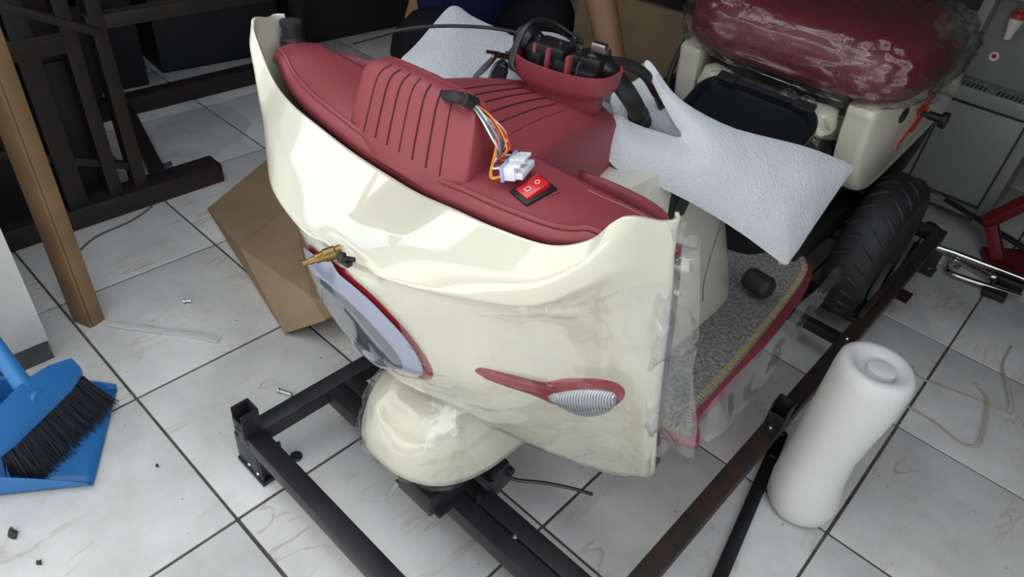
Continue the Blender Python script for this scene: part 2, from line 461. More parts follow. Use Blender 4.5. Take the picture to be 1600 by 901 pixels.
LENS = mat('clear_lens', (0.55, 0.58, 0.66), 0.08, spec=0.6, coat=1.0)
def lens_mat():
    m = bpy.data.materials.new('ribbed_reflector'); m.use_nodes = True
    n = m.node_tree; b = n.nodes['Principled BSDF']
    t = n.nodes.new('ShaderNodeTexCoord'); wv = n.nodes.new('ShaderNodeTexWave'); wv.wave_type = 'BANDS'; wv.bands_direction = 'X'
    wv.inputs['Scale'].default_value = 120; wv.inputs['Distortion'].default_value = 0.4
    r = n.nodes.new('ShaderNodeValToRGB'); r.color_ramp.elements[0].color = (0.26, 0.28, 0.32, 1); r.color_ramp.elements[1].color = (0.62, 0.65, 0.70, 1)
    bp = n.nodes.new('ShaderNodeBump'); bp.inputs['Strength'].default_value = 0.5; bp.inputs['Distance'].default_value = 0.003
    n.links.new(t.outputs['Object'], wv.inputs['Vector']); n.links.new(wv.outputs['Fac'], r.inputs['Fac']); n.links.new(r.outputs['Color'], b.inputs['Base Color'])
    n.links.new(wv.outputs['Fac'], bp.inputs['Height']); n.links.new(bp.outputs['Normal'], b.inputs['Normal'])
    b.inputs['Roughness'].default_value = 0.22; b.inputs['Metallic'].default_value = 0.55; b.inputs['Coat Weight'].default_value = 1.0
    return m
RIB = lens_mat()
# --- headlight (teardrop, symmetric about the nose)
HLR = [(0.0, 3.05), (0.40, 3.07), (0.80, 3.15), (1.13, 3.28), (1.43, 3.46), (1.70, 3.63), (1.90, 3.84), (1.96, 4.08), (1.76, 4.40), (1.35, 4.62), (0.80, 4.76), (0.0, 4.82)]
HLF = HLR + [(-k, r) for k, r in HLR[-2:0:-1]]
hl = patch('headlight', HLF, RED_GLOSS, trike, off=0.005, dome=0.008, rings=8)
def shr(kr, s, dk=0, dr=0):
    c = np.array((0.0 + dk, 4.0 + dr)); return [tuple(c + (np.array(p) - np.array((0, 4.0))) * np.array(s)) for p in kr]
patch('light_guide', shr(HLF, (0.915, 0.88), 0, -0.09), mat('light_guide', (0.27, 0.30, 0.40), 0.25, coat=1.0, spec=0.6), hl, off=0.0125, dome=0.005, rings=5)
ln = patch('lens', shr(HLF, (0.76, 0.69), 0.0, -0.06), mat('smoked_lens', (0.085, 0.10, 0.115), 0.12, coat=1.0, spec=0.7), hl, off=0.0160, dome=0.006, rings=6)
patch('reflector', [(0.2 + 0.75 * math.cos(a), 4.36 + 0.07 * math.sin(a) - 0.06 * math.cos(2 * a)) for a in np.linspace(0, 2 * PI, 18)[:-1]], RIB, hl, off=0.0222, dome=0.001, rings=3)
# --- turn signals with a long red tail
SIG = [(2.76, 3.78), (2.9, 3.73), (3.35, 3.77), (3.70, 3.81), (4.05, 3.74), (4.5, 3.70), (4.95, 3.68), (5.60, 3.71), (5.92, 3.78), (5.70, 3.89), (4.8, 4.06), (4.15, 4.13), (3.75, 4.07), (3.45, 3.97), (3.08, 3.89), (2.80, 3.83)]
SGL = [(3.72, 3.90), (3.95, 3.83), (4.4, 3.77), (4.95, 3.75), (5.45, 3.78), (5.35, 3.90), (4.75, 4.05), (4.2, 4.11), (3.86, 4.05), (3.70, 3.98)]
for s in (1, -1):
    ts = patch('turn_signal', [(s * k, r) for k, r in SIG], RED_GLOSS, trike, off=0.004, dome=0.005)
    patch('signal_lens', [(s * k, r) for k, r in SGL], RIB, ts, off=0.0075, dome=0.009)
# --- brass lock barrel and black catch in the scoop
lk = shield_c(0.42, 2.42)
lb = MB()
ldir = (ax(505, 384, lk.x - 0.02) - lk).normalized()
ldir = Vector((-0.42, -0.86, -0.28)).normalized()
lb.lathe([(.0001, -.004), (.0085, -.004), (.0085, .004), (.0105, .006), (.0105, .022), (.0085, .024), (.0075, .030), (.0075, .036), (.0055, .038), (.0055, .046), (.004, .048), (.004, .056), (.0001, .057)], lk, ldir, 20)
lb.v = [tuple(Vector(lk) + (Vector(v_) - Vector(lk)) * .74) for v_ in lb.v]
part(lb.build('lock_barrel', BRASS, trike))
ck = shield_c(0.85, 2.4)
cb = MB(); cb.lathe([(.0001, -.004), (.003, -.004), (.003, .012), (.0065, .013), (.0065, .018), (.0001, .019)], ck, (-.3, -.8, .4), 12)
cb.box(ck + Vector((-.004, -.008, -.002)), (.012, .008, .006), bev=.001)
part(cb.build('catch', BLACK, trike))
# --- red trim strip along the shield's bottom edge
tb2 = MB(); tb2.tube([shield_c(k, 4.985) + shield_n(k, 4.9) * 0.0 + Vector((0, 0.004, -0.002)) for k in np.linspace(-4, 4, 60)], 0.003, 6)
part(tb2.build('bottom_trim', RED, trike))
# --- red inner leg panel behind the shield
def inner(u, v):
    s = u * 2 - 1
    r = 0.9 + v * 4.1
    e = shield_c(7.6 * (1 if s > 0 else -1), r)
    e.z = min(e.z, 0.80 - 0.06 * min(1, (1 - abs(s)) * 8))
    yy = e.y + 0.016 + 0.05 * (1 - abs(s) ** 2)
    return Vector((XC + s * 0.330, yy, e.z + (0.004 if v == 1 else 0)))
part(gridmesh('inner_leg_panel', inner, 40, 30, RED, trike, thick=0.006))
for s in (1, -1):
    eb = MB(); eb.tube([shield_c(s * 8.9, r) + Vector((s * 0.001, 0.004, 0)) for r in np.linspace(1.9, 4.95, 40)], [0.004] + [0.0075] * 38 + [0.004], 10)
    part(eb.build('edge_bead', mat('dark_red_trim', (0.07, 0.022, 0.034), 0.35), trike))

# --- hood over the instrument (front of the binnacle)
def sup(u, e):
    c, s = math.cos(u), math.sin(u)
    return math.copysign(abs(c) ** e, c), math.copysign(abs(s) ** e, s)
hood_prof = [(0.758, .107, .464, .532), (0.770, .106, .468, .531), (0.800, .101, .475, .530), (0.830, .097, .483, .528), (0.846, .094, .488, .527), (0.855, .089, .494, .526), (0.860, .080, .502, .525), (0.8615, .05, .510, .520)]
rings = []
NH = 64
for z, hw, y0, y1 in hood_prof:
    rg = []
    for j in range(NH):
        c, s = sup(2 * PI * j / NH, 0.16)
        rg.append((XC + hw * c, (y0 + y1) / 2 + s * (y1 - y0) / 2 + (0.004 * (c * c) if s < 0 else 0), z + 0.004 * (1 - c * c)))
    rings.append(rg)
hb = MB(); hb.loft(rings, cap0=True, cap1=True)
hood = part(hb.build('instrument_hood', RED, trike, ang=60))
# grooves moulded into the hood
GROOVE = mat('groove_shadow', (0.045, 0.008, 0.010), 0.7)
def hood_pt(c, t):
    """c -1..1 across, t 0..1 from base of the front face over to the top"""
    i = t * (len(hood_prof) - 2); a = int(i); f = i - a
    p = [hood_prof[a][q] * (1 - f) + hood_prof[min(a + 1, 7)][q] * f for q in range(4)]
    x = XC + p[1] * c
    cc = min(1, abs(c)); s = -(max(0, 1 - cc ** 12.5)) ** 0.08
    return Vector((x, (p[2] + p[3]) / 2 + s * (p[3] - p[2]) / 2 + 0.004 * c * c, p[0] + 0.004 * (1 - c * c)))
for c in np.linspace(-0.66, 0.66, 7):
    g = MB(); pts = [hood_pt(c * 0.98, t) + Vector((0, -0.0002, 0.0002)) for t in np.linspace(0.22, 1.0, 14)]
    g.tube(pts, 0.0008, 6)
    part(g.build('groove', GROOVE), hood)

# --- column pod behind the deck, sloping down to the steering head
def pod_half(y):  # half-width of the flat top
    t = (y - 0.53) / (0.81 - 0.53); return 0.165 * (1 - t) ** 1.6 + 0.078 if t < 1 else 0.078
rings = []
for y in np.linspace(0.545, 0.80, 16):
    t = (y - 0.545) / 0.255
    hw = 0.138 - 0.062 * t ** 0.8
    zt = 0.803 - 0.036 * t + 0.010 * math.sin(PI * t)
    zb = 0.60
    pr = [(-hw - .03, zb), (-hw - .012, zt - .07), (-hw - .002, zt - .012), (-hw + .006, zt - .002), (-hw * .6, zt + .006), (0, zt + .008), (hw * .6, zt + .006), (hw - .006, zt - .002), (hw + .002, zt - .012), (hw + .012, zt - .07), (hw + .03, zb)]
    rings.append([(XC + a, y, b) for a, b in pr])
for k_, (dy, sh_) in enumerate(((0.006, 0.94), (0.010, 0.8))):
    rings.append([(XC + (a - XC) * sh_, 0.80 + dy, b - 0.004 * (k_ + 1)) for a, _, b in rings[15]])
pb = MB(); pb.loft(rings, cap0=False, cap1=True, closed=False)
pod = part(pb.build('column_pod', RED, trike, ang=50))
for c in np.linspace(-0.4, 0.62, 6):
    g = MB(); pts = []
    for t in np.linspace(0.10, 0.62, 12):
        y = 0.545 + 0.255 * t; hw = 0.138 - 0.062 * t ** 0.8
        zt = 0.803 - 0.036 * t + 0.010 * math.sin(PI * t)
        x = c * hw; zz = zt + .0085 - 0.0035 * (abs(c) / .6) ** 2
        pts.append((XC + x, y, zz))
    g.tube(pts, 0.0010, 6); part(g.build('groove', GROOVE), pod)
# --- open glove pockets behind the deck
for s in (1, -1):
    def pock(u, v, s=s):
        a = u * PI / 2
        x = 0.125 + 0.165 * math.sin(a); y = 0.575 + 0.085 * math.cos(a) ** 0.8
        sh_ = 1 - 0.18 * v
        return Vector((XC + s * (0.13 + (x - 0.13) * sh_), 0.575 + (y - 0.575) * sh_, 0.750 + 0.038 * u - 0.14 * v))
    part(gridmesh('glove_pocket', pock, 18, 10, RED, trike, thick=0.005, offset=0))
    part(mesh('pocket_floor', [(XC + s * .12, .57, .62), (XC + s * .29, .57, .62), (XC + s * .24, .64, .62), (XC + s * .12, .65, .62)], [(0, 1, 2, 3)], RED), trike)
    bk = MB().box((XC + s * .215, .572, .70), (.17, .006, .19), bev=.001); part(bk.build('pocket_wall', RED), trike)
# --- rocker switch
d0 = deck(0.5 + 0.5 * 5.0 / 6 * 0.82, 0.42)
swc = az(834, 304, 0.795)
rz = Matrix.Rotation(R(-12), 3, 'Z') @ Matrix.Rotation(R(14), 3, 'X')
sp = part(MB().box(swc + Vector((0, 0, -0.004)), (0.036, 0.046, 0.016), rz, 0.002).build('switch_plinth', RED, trike))
sb = part(MB().box(swc + rz @ Vector((0, 0, 0.005)), (0.031, 0.040, 0.005), rz, 0.001).build('switch_bezel', BLACK), sp)
SWRED = mat('switch_red', (0.55, 0.012, 0.02), 0.25, coat=0.4)
rk = part(MB().box(swc + rz @ Vector((0, 0.0, 0.0085)), (0.021, 0.030, 0.008), rz @ Matrix.Rotation(R(9), 3, 'X'), 0.0015).build('rocker', SWRED), sp)
WHITE = mat('white_print', (0.75, 0.75, 0.75), 0.5)
for yy, rr2 in ((0.007, 0.0026), (-0.006, 0.0030)):
    g = MB(); rt2 = rz @ Matrix.Rotation(R(9), 3, 'X')
    g.tube([swc + rz @ Vector((0, 0, 0.0085)) + rt2 @ Vector((rr2 * math.cos(a), yy + rr2 * math.sin(a), 0.0043)) for a in np.linspace(0, 2 * PI, 14)[:-1]], 0.0004, 4, closed=True)
    if yy < 0: g.tube([swc + rz @ Vector((0, 0, 0.0085)) + rt2 @ Vector((x_, yy - 0.003, 0.0043)) for x_ in (-.003, .003)], 0.0004, 4)
    part(g.build('switch_symbol', WHITE), sp)
# --- wiring tail with the white plug
c0 = az(832, 240, 0.812)
plug = thing('tmp', 'x', 'x'); bpy.data.objects.remove(plug)
pc = az(805, 260, 0.814)
pdir = (az(825, 245, .812) - az(795, 280, .812)).normalized()
pu = Vector((-.18, -.10, 1)).normalized(); psd = pdir.cross(pu).normalized(); pu = psd.cross(pdir)
prot = Matrix((pdir, psd, pu)).transposed()
hs = MB().tube(smoothpath([az(692, 150, .850), az(706, 150, .872), az(722, 154, .872), az(737, 161, .864)], 6), 0.0062, 10)
hs.tube([az(722, 154, .873), az(741, 161, .862)], 0.0075, 10)
har = part(hs.build('wiring_harness', BLACK_SOFT, trike))
PL = mat('nylon_plug', (0.72, 0.75, 0.80), 0.35, spec=0.5)
pm = MB().box(pc, (0.052, 0.018, 0.018), prot, 0.001)
for i in range(-2, 3):
    pm.box(pc + prot @ Vector((i * 0.0095, 0.013, -0.003)), (0.0080, 0.012, 0.009), prot, 0.0008)
pm.box(pc + prot @ Vector((0, 0.006, 0.011)), (0.016, 0.022, 0.006), prot, 0.001)
pm.box(pc + prot @ Vector((0.018, 0.008, 0.010)), (0.008, 0.016, 0.004), prot, 0.001)
pm.box(pc + prot @ Vector((-0.018, 0.008, 0.010)), (0.008, 0.016, 0.004), prot, 0.001)
pm.v = [tuple(pc + (Vector(v_) - pc) * .8) for v_ in pm.v]
plg = part(pm.build('plug', PL), har)
part(MB().box(pc + prot @ Vector((0, -0.0066, 0)), (0.046, 0.0035, 0.017), prot, 0.0008).build('plug_flange', mat('plug_blue', (0.34, 0.40, 0.62), 0.35)), har)
WC = [(.72, .25, .03), (.75, .42, .02), (.80, .8, .8), (.03, .16, .10), (.55, .04, .04), (.05, .05, .06), (.60, .60, .62), (.75, .20, .03), (.35, .15, .45), (.45, .30, .10), (.05, .20, .12), (.70, .70, .72)]
for i, col in enumerate(WC):
    a = az(737, 161, .860) + Vector((random.uniform(-.004, .004), random.uniform(-.004, .004), random.uniform(-.003, .003)))
    e = pc + prot @ Vector((-0.019 + 0.0035 * i, -0.0075, random.choice((-.004, .004))))
    j = random.uniform(-.007, .007)
    m1 = az(764, 188, .857) + Vector((j, j * .6, random.uniform(-.003, .003)))
    m2 = az(784, 222 + random.uniform(-6, 6), .838) + Vector((j * 1.1 + (i - 6) * .0008, j, random.uniform(-.003, .003)))
    part(MB().tube(smoothpath([a, m1, m2, e + prot @ Vector((0, -.014, 0)), e], 7), 0.0011, 6).build('wire', mat('wire_%d' % i, col, 0.4)), har)

# --- steering head: red cup, clamp, handlebar, cables
SC = Vector((XC + 0.012, 0.752, 0.0))
yaw = R(10)
def cupring(hx, hy, z, n=40, dx=0, e=0.8):
    out = []
    for j in range(n):
        c, s = sup(2 * PI * j / n, e)
        x, y = hx * c + dx, hy * s
        out.append((SC.x + x * math.cos(yaw) - y * math.sin(yaw), SC.y + x * math.sin(yaw) + y * math.cos(yaw), z))
    return out
cup = MB()
cup.loft([cupring(.056, .040, .750), cupring(.057, .041, .798), cupring(.061, .045, .804), cupring(.072, .050, .811), cupring(.076, .053, .818), cupring(.077, .054, .838), cupring(.073, .050, .838), cupring(.070, .047, .820), cupring(.050, .034, .808)], cap0=True, cap1=True)
cupo = part(cup.build('handlebar_cowl', RED, trike, ang=40))
for sx in (-.035, -.012, .022):
    part(MB().box((SC.x + sx, SC.y - .026, .834), (.006, .012, .040), Matrix.Rotation(yaw, 3, 'Z'), .002).build('cowl_rib', RED), cupo)
def scp(x, y, z): return Vector((SC.x + x * math.cos(yaw) - y * math.sin(yaw), SC.y + x * math.sin(yaw) + y * math.cos(yaw), z))
cl = MB(); ry = Matrix.Rotation(yaw, 3, 'Z')
cl.box(scp(0, 0, 0.824), (.105, .045, .026), ry, .004)
cl.box(scp(-.02, -.004, 0.846), (.050, .040, .020), ry, .004)
cl.box(scp(.035, .004, 0.844), (.040, .040, .018), ry, .004)
cl.lathe([(.001, -.045), (.014, -.045), (.014, .0), (.001, .0)], scp(0, 0, 0.817), (0, 0, 1), 16)
cl.box(scp(-.035, -.02, .828), (.016, .012, .03), ry, .002); cl.box(scp(.006, -.024, .828), (.022, .012, .03), ry, .002)
clamp = part(cl.build('handlebar_clamp', BLACK, trike))
for sx, sy in ((-.040, -.014), (-.006, -.016), (.022, -.012), (.05, .012), (-.002, .016)):
    part(MB().lathe([(.0005, 0), (.0055, 0), (.0055, .007), (.0035, .0075), (.0005, .004)], scp(sx, sy, 0.854), (0, 0, 1), 12).build('clamp_bolt', BLACK), clamp)
part(MB().box(scp(.044, .0, 0.865), (.020, .012, .012), ry, .002).build('clamp_tab', ZINC), clamp)
bar = MB()
HR = smoothpath([scp(-.06, .004, .834), scp(.03, .006, .834), ax(925, 92, -.525), ax(962, 122, -.50), ax(990, 162, -.50), ax(1006, 200, -.52), ax(1040, 262, -.545), ax(1075, 300, -.55)], 6)
HLp = smoothpath([scp(.03, .006, .834), scp(-.05, .01, .836), ax(829, 68, -.635), ax(820, 76, -.70), ax(806, 90, -.82), ax(795, 104, -.92)], 6)
bar.tube(HR, 0.0135, 14); bar.tube(HLp, 0.0135, 14)
hbar = part(bar.build('handlebar', BLACK, trike))
part(MB().tube(HR[-16:], 0.0165, 14).build('grip', BLACK_SOFT), hbar)
part(MB().tube(HLp[-22:], 0.0175, 14).build('grip', BLACK_SOFT), hbar)
part(MB().lathe([(.001, -.012), (.018, -.012), (.0195, .0), (.018, .018), (.014, .022), (.001, .023)], scp(-.066, .012, 0.840), (-1, .2, .1), 16).build('throttle_housing', BLACK), hbar)
CABLES = [([scp(-.046, -.026, .818), scp(-.065, -.04, 0.822), scp(-.066, -.01, 0.864), scp(-.05, .03, 0.864), scp(-.02, .06, 0.842)], .0032),
          ([scp(-.040, -.026, .818), scp(-.058, -.045, 0.824), scp(-.060, -.01, 0.870), scp(-.045, .03, 0.868), scp(-.01, .06, 0.842)], .0032),
          ([scp(.036, -.026, .818), ax(912, 108, -.525), ax(938, 97, -.515), ax(975, 98, -.51), ax(1012, 122, -.50), ax(1035, 165, -.505), ax(1056, 215, -.51)], .0033),
          ([scp(.042, -.024, .818), ax(918, 118, -.52), ax(945, 104, -.51), ax(978, 104, -.505), ax(1008, 124, -.50), ax(1028, 160, -.505), ax(1044, 212, -.51)], .0033),
          ([scp(.030, -.026, .818), ax(905, 100, -.53), ax(930, 91, -.52), ax(970, 94, -.515), ax(1010, 117, -.505)], .0026),
          ([scp(-.06, .03, 0.844), scp(-.14, .0, 0.844), scp(-.22, -.05, 0.834), scp(-.285, -.11, 0.810)], .0026)]
for pts, r_ in CABLES:
    part(MB().tube(smoothpath(pts, 10), r_, 8).build('cable', BLACK), hbar)
part(MB().tube(smoothpath([ax(958, 97, -.508), ax(985, 102, -.505), ax(1010, 119, -.50), ax(1026, 145, -.495)], 6), .0078, 10).build('cable_sleeve', BLACK_SOFT), hbar)
# bottle-like filler cap seen behind the left horn
capm = MB().lathe([(.001, .0), (.020, .0), (.020, .03), (.0165, .034), (.0165, .052), (.019, .053), (.019, .062), (.001, .063)], (-.880, .535, .785), (0, 0, 1), 20)
capm.v = [tuple(Vector((-.880, .535, .785)) + (Vector(v_) - Vector((-.880, .535, .785))) * .78) for v_ in capm.v]
part(capm.build('mirror_boot', BLACK_SOFT, trike))

# --- cream knee fairing below the column, down to the footboard
rings = []
for t in np.linspace(0, 1, 14):
    z = 0.70 - 0.40 * t
    y0 = 0.72; y1 = 0.96 + 0.29 * t ** 0.7
    hw = 0.150 + 0.045 * t ** 0.7
    rg = []
    for j in range(40):
        c, s = sup(2 * PI * j / 40, 0.36)
        rg.append((XC + hw * c, (y0 + y1) / 2 + s * (y1 - y0) / 2, z))
    rings.append(rg)
fb = MB(); fb.loft(rings)
fair = part(fb.build('knee_fairing', CREAM, trike, ang=50))
part(MB().box((XC + 0.166, 0.88, 0.635), (0.014, 0.048, 0.055), Matrix.Rotation(R(8), 3, 'Y'), 0.004).build('socket_cover', BLACK), fair)
part(MB().tube(smoothpath([ax(1128, 345, XC + .1965), ax(1112, 395, XC + .1975), ax(1100, 440, XC + .1975), ax(1098, 470, XC + .1965)], 6), .0012, 6).build('seam', mat('cream_seam', (.16, .155, .13), .6)), fair)
# --- battery box front under the seat
rings = []
for z, y0, hw in ((.30, 1.34, .17), (.36, 1.32, .17), (.42, 1.33, .175), (.48, 1.34, .18), (.52, 1.39, .175)):
    rg = []
    for j in range(40):
        c, s = sup(2 * PI * j / 40, 0.45); rg.append((XC + hw * c, (y0 + 1.75) / 2 + s * (1.75 - y0) / 2, z))
    rings.append(rg)
part(MB().loft(rings).build('battery_box', BLACK, trike, ang=50))
# --- footboard and mat
def fb_outline(o=0.0):
    pts = [(-.285 - o, .795), (.285 + o, .795), (.308 + o, .87), (.300 + o, 1.08), (.282 + o, 1.30), (.262 + o, 1.42), (.215 + o, 1.475 + o), (.12, 1.49 + o), (-.12, 1.49 + o), (-.215 - o, 1.475 + o), (-.262 - o, 1.42), (-.282 - o, 1.30), (-.300 - o, 1.08), (-.308 - o, .87)]
    P = smoothpath([np.array(p) for p in pts], 5, closed=True)
    return [(XC + p[0], p[1]) for p in P]
v, f = prism(fb_outline(0.010), 0.272, 0.290); part(mesh('footboard', v, f, RED), trike)
MATM = mat('carpet', (0.30, 0.29, 0.275), 0.95, spec=0.05, var=0.5, vscale=140, vcol=(0.13, 0.125, 0.12), bump=1.0, bscale=420, detail=8)
v, f = prism(fb_outline(-0.004), 0.2895, 0.300); mt = part(mesh('floor_mat', v, f, MATM, smooth=False), trike)
st = MB(); outl = fb_outline(-0.012)
for i in range(len(outl)):
    a = Vector((*outl[i], .3005)); b = Vector((*outl[(i + 1) % len(outl)], .3005)); n_ = max(1, int((b - a).length / 0.007))
    dd = (b - a).normalized(); s_ = Vector((-dd.y, dd.x, 0))
    for q in range(n_):
        p = a.lerp(b, (q + .5) / n_); st.box(p, (.003, .010, .002), Matrix((dd, s_, Vector((0, 0, 1)))).transposed())
sto = part(st.build('stitching', mat('yellow_thread', (0.42, 0.33, 0.14), 0.8), smooth=False), mt)
part(MB().lathe([(.001, 0), (.020, 0), (.024, .01), (.024, .05), (.018, .058), (.001, .06)], (XC + .195, 1.235, .335), (1, -.2, .05), 18).build('foot_pedal', BLACK_SOFT, trike))
# --- black lid in front of the seat
lc = Vector((-0.545, 1.375, 0.575)); lrot = Matrix.Rotation(R(-28), 3, 'X') @ Matrix.Rotation(R(0), 3, 'Z')
lrot = Matrix.Rotation(R(28), 3, 'X')
def lring(wd, ht, r, z): return [lc + lrot @ Vector((x, y, z)) for x, y in rrect(wd, ht, r, 6)]
lid = MB().loft([lring(.25, .17, .05, -.05), lring(.262, .185, .055, -.012), lring(.28, .20, .06, -.008), lring(.28, .20, .06, .004), lring(.272, .192, .056, .009), lring(.246, .166, .045, .009), lring(.238, .158, .042, -.006), lring(.21, .13, .03, -.008)])
lido = part(lid.build('storage_lid', mat('navy_black', (0.008, 0.009, 0.012), 0.30), trike))
for sx in (-.09, .09):
    part(MB().box(lc + lrot @ Vector((sx, .088, .008)), (.045, .026, .012), lrot, .004).build('lid_clip', BLACK), lido)
# --- rear body: cream deck, side panels, mudguard
rings = []
for z, y0, hw in ((.50, 1.58, .18), (.565, 1.55, .185), (.582, 1.555, .18), (.590, 1.57, .165)):
    rg = []
    for j in range(44):
        c, s = sup(2 * PI * j / 44, 0.35); rg.append((XC + hw * c, (y0 + 2.1) / 2 + s * (2.1 - y0) / 2, z))
    rings.append(rg)
part(MB().loft(rings).build('rear_deck', CREAM, trike, ang=45))
for sx in (-.125, .125):
    part(MB().lathe([(.001, 0), (.042, 0), (.045, .012), (.036, .045), (.020, .052), (.001, .053)], (XC + sx, 1.535, .56), (0, -.1, 1), 22).build('seat_post_cover', CREAM, trike))
OUT = [(1.535, .640), (1.525, .60), (1.55, .50), (1.60, .43), (1.65, .41), (1.72, .425), (1.82, .465), (1.93, .515), (1.985, .55), (1.99, .632), (1.88, .640), (1.7, .642)]
for s in (1, -1):
    P = smoothpath([np.array(p) for p in OUT], 4, closed=True)
    rings = []
    for dx, ins in ((.182, .012), (.188, 0), (.228, 0), (.240, .006), (.246, .018)):
        c = np.array((1.76, .55)); rings.append([(XC + s * (dx + .10 * (q_[0] - 1.6)), *q_) for q_ in [c + (p - c) * (1 - ins / .3) for p in P]])
    sp_ = part(MB().loft(rings).build('side_panel', CREAM, trike, ang=40))
    if s > 0:
        part(MB().lathe([(.001, -.004), (.017, -.004), (.018, .003), (.001, .0035)], (XC + .254, 1.68, .595), (1, -.10, 0), 20).build('plug_hole', BLACK), sp_)
        ORG = mat('red_decal', (0.38, 0.03, 0.02), 0.4)
        for pts in ([(1.755, .590), (1.81, .618), (1.85, .624), (1.82, .590), (1.775, .570)], [(1.735, .515), (1.78, .56), (1.83, .580), (1.79, .525), (1.765, .535), (1.74, .490)]):
            n_ = len(pts); v = [(XC + .2455 + .10 * (y - 1.6), y, z) for y, z in pts] + [(XC + .2485 + .10 * (y - 1.6), y, z) for y, z in pts]
            part(mesh('decal', v, [tuple(range(n_)), tuple(range(n_, 2 * n_))] + [(i, (i + 1) % n_, n_ + (i + 1) % n_, n_ + i) for i in range(n_)], ORG, smooth=False), sp_)
LV = Vector((-.303, 1.8, .570)); LE = Vector((-.262, 1.8, .573))
part(MB().tube([LV - Vector((.05, 0, 0)), LE], .006, 10).lathe([(.001, 0), (.017, 0), (.019, .006), (.019, .014), (.001, .016)], LE, (1, 0, 0), 18).lathe([(.001, 0), (.010, 0), (.010, .03), (.001, .031)], LE - Vector((.028, 0, 0)), (1, 0, 0), 14).build('rear_lever', BLACK, trike))
part(MB().tube(smoothpath([ay(1072, 62, 1.60), ay(1058, 88, 1.58), ay(1046, 118, 1.56), ay(1040, 150, 1.55)], 6), .007, 10).build('grab_rail', BLACK, trike))
# --- rear wheels
WHX, WHY, WHZ, WR = 0.305, 1.765, 0.232, 0.192
for s in (1, -1):
    wx = XC + s * WHX
    wh = MB().lathe([(.001, -.03), (.05, -.03), (.055, -.012), (.10, -.012), (.118, -.04), (.124, -.04), (.124, .04), (.118, .04), (.10, .012), (.055, .012), (.05, .03), (.001, .03)], (wx, WHY, WHZ), (1, 0, 0), 32)
    who = part(wh.build('wheel', mat('wheel_black', (0.02, 0.02, 0.022), 0.45), trike))
    ty = MB(); n = 56; prof = [(.120, -.045), (.135, -.054), (.160, -.056), (.178, -.046), (.188, -.026), (.192, 0), (.188, .026), (.178, .046), (.160, .056), (.135, .054), (.120, .045)]
    ty.lathe(prof, (wx, WHY, WHZ), (1, 0, 0), n)
    tyo = part(ty.build('tyre', BLACK_SOFT), who)
    for i in range(28):  # curved tread blocks
        a0 = 2 * PI * i / 28
        for sd in (-1, 1):
            g = MB(); pts = []
            for q in range(5):
                u = q / 4; lat = sd * (0.006 + 0.044 * u); a = a0 + (0.0 if sd > 0 else PI / 28) + 0.16 * u ** 1.5
                rr3 = np.interp(abs(lat), [0, .026, .046, .056], [.1925, .1885, .1785, .160])
                pts.append((wx + lat, WHY + rr3 * math.cos(a), WHZ + rr3 * math.sin(a)))
            g.tube(pts, [.002, .0045, .005, .0045, .003], 5)
            if s > 0 and i < 28: part(g.build('tread_block', BLACK_SOFT), tyo)
            else: bpy.data.meshes.remove
    gd = MB(); rgs = []
    for a in np.linspace(R(38), R(175), 22):
        rgs.append([(wx + x_, WHY + rr4 * math.cos(a), WHZ + rr4 * math.sin(a)) for x_, rr4 in ((-.075, .20), (-.07, .222), (-.03, .232), (.02, .232), (.045, .226), (.045, .222), (.02, .228), (-.03, .228), (-.066, .218), (-.071, .20))])
    if s < 0: part(gd.loft(rgs).build('mudguard', BLACK, trike))
part(MB().tube([(XC - .30, WHY, WHZ), (XC + .30, WHY, WHZ)], .026, 14).lathe([(.001, -.09), (.06, -.09), (.085, -.05), (.085, .05), (.06, .09), (.001, .09)], (XC, WHY, WHZ), (1, 0, 0), 22).build('rear_axle', BLACK, trike))
part(MB().bar((XC + .2, 1.42, .30), (XC + .2, 2.02, .30), .05, .06).bar((XC - .2, 1.42, .30), (XC - .2, 2.02, .30), .05, .06).bar((XC - .22, 1.46, .34), (XC + .22, 1.46, .34), .05, .10).box((XC, 1.8, .42), (.40, .5, .12), bev=.01).build('chassis', BLACK, trike))
part(MB().tube([(XC + .215, 1.83, .30), (XC + .215, 1.88, .56)], [.028, .028], 14).build('shock_absorber', BLACK, trike))
part(MB().tube(smoothpath([(XC + .235, 1.93, .63), (XC + .25, 1.98, .50), (XC + .235, 1.98, .36), (XC + .22, 1.95, .28)], 6), .022, 10).build('rear_strut', BLACK, trike))
# --- seat
rings = []
for z, hx, hy, e in ((.642, .235, .225, .5), (.650, .255, .245, .5), (.668, .268, .258, .5), (.70, .272, .262, .5), (.735, .268, .258, .52), (.762, .25, .24, .55), (.780, .20, .19, .62), (.788, .11, .11, .75), (.790, .02, .02, 1)):
    rg = []
    for j in range(60):
        c, s = sup(2 * PI * j / 60, e); rg.append((XC + .012 + hx * c, 1.742 + hy * s, z))
    rings.append(rg)
seat = part(MB().loft(rings).build('seat', mat('seat_vinyl', (0.12, 0.010, 0.018), 0.40, bump=0.2, bscale=300), trike, ang=60))
rg = []
part(MB().loft([[(XC + .012 + .215 * sup(2 * PI * j / 40, .5)[0], 1.742 + .215 * sup(2 * PI * j / 40, .5)[1], z) for j in range(40)] for z in (.612, .648)]).build('seat_pan', BLACK), seat)
part(MB().loft([[(XC + .06 * sup(2 * PI * j / 20, .5)[0], 1.742 + .10 * sup(2 * PI * j / 20, .5)[1], z) for j in range(20)] for z in (.598, .64)]).build('seat_hinge', BLACK), seat)

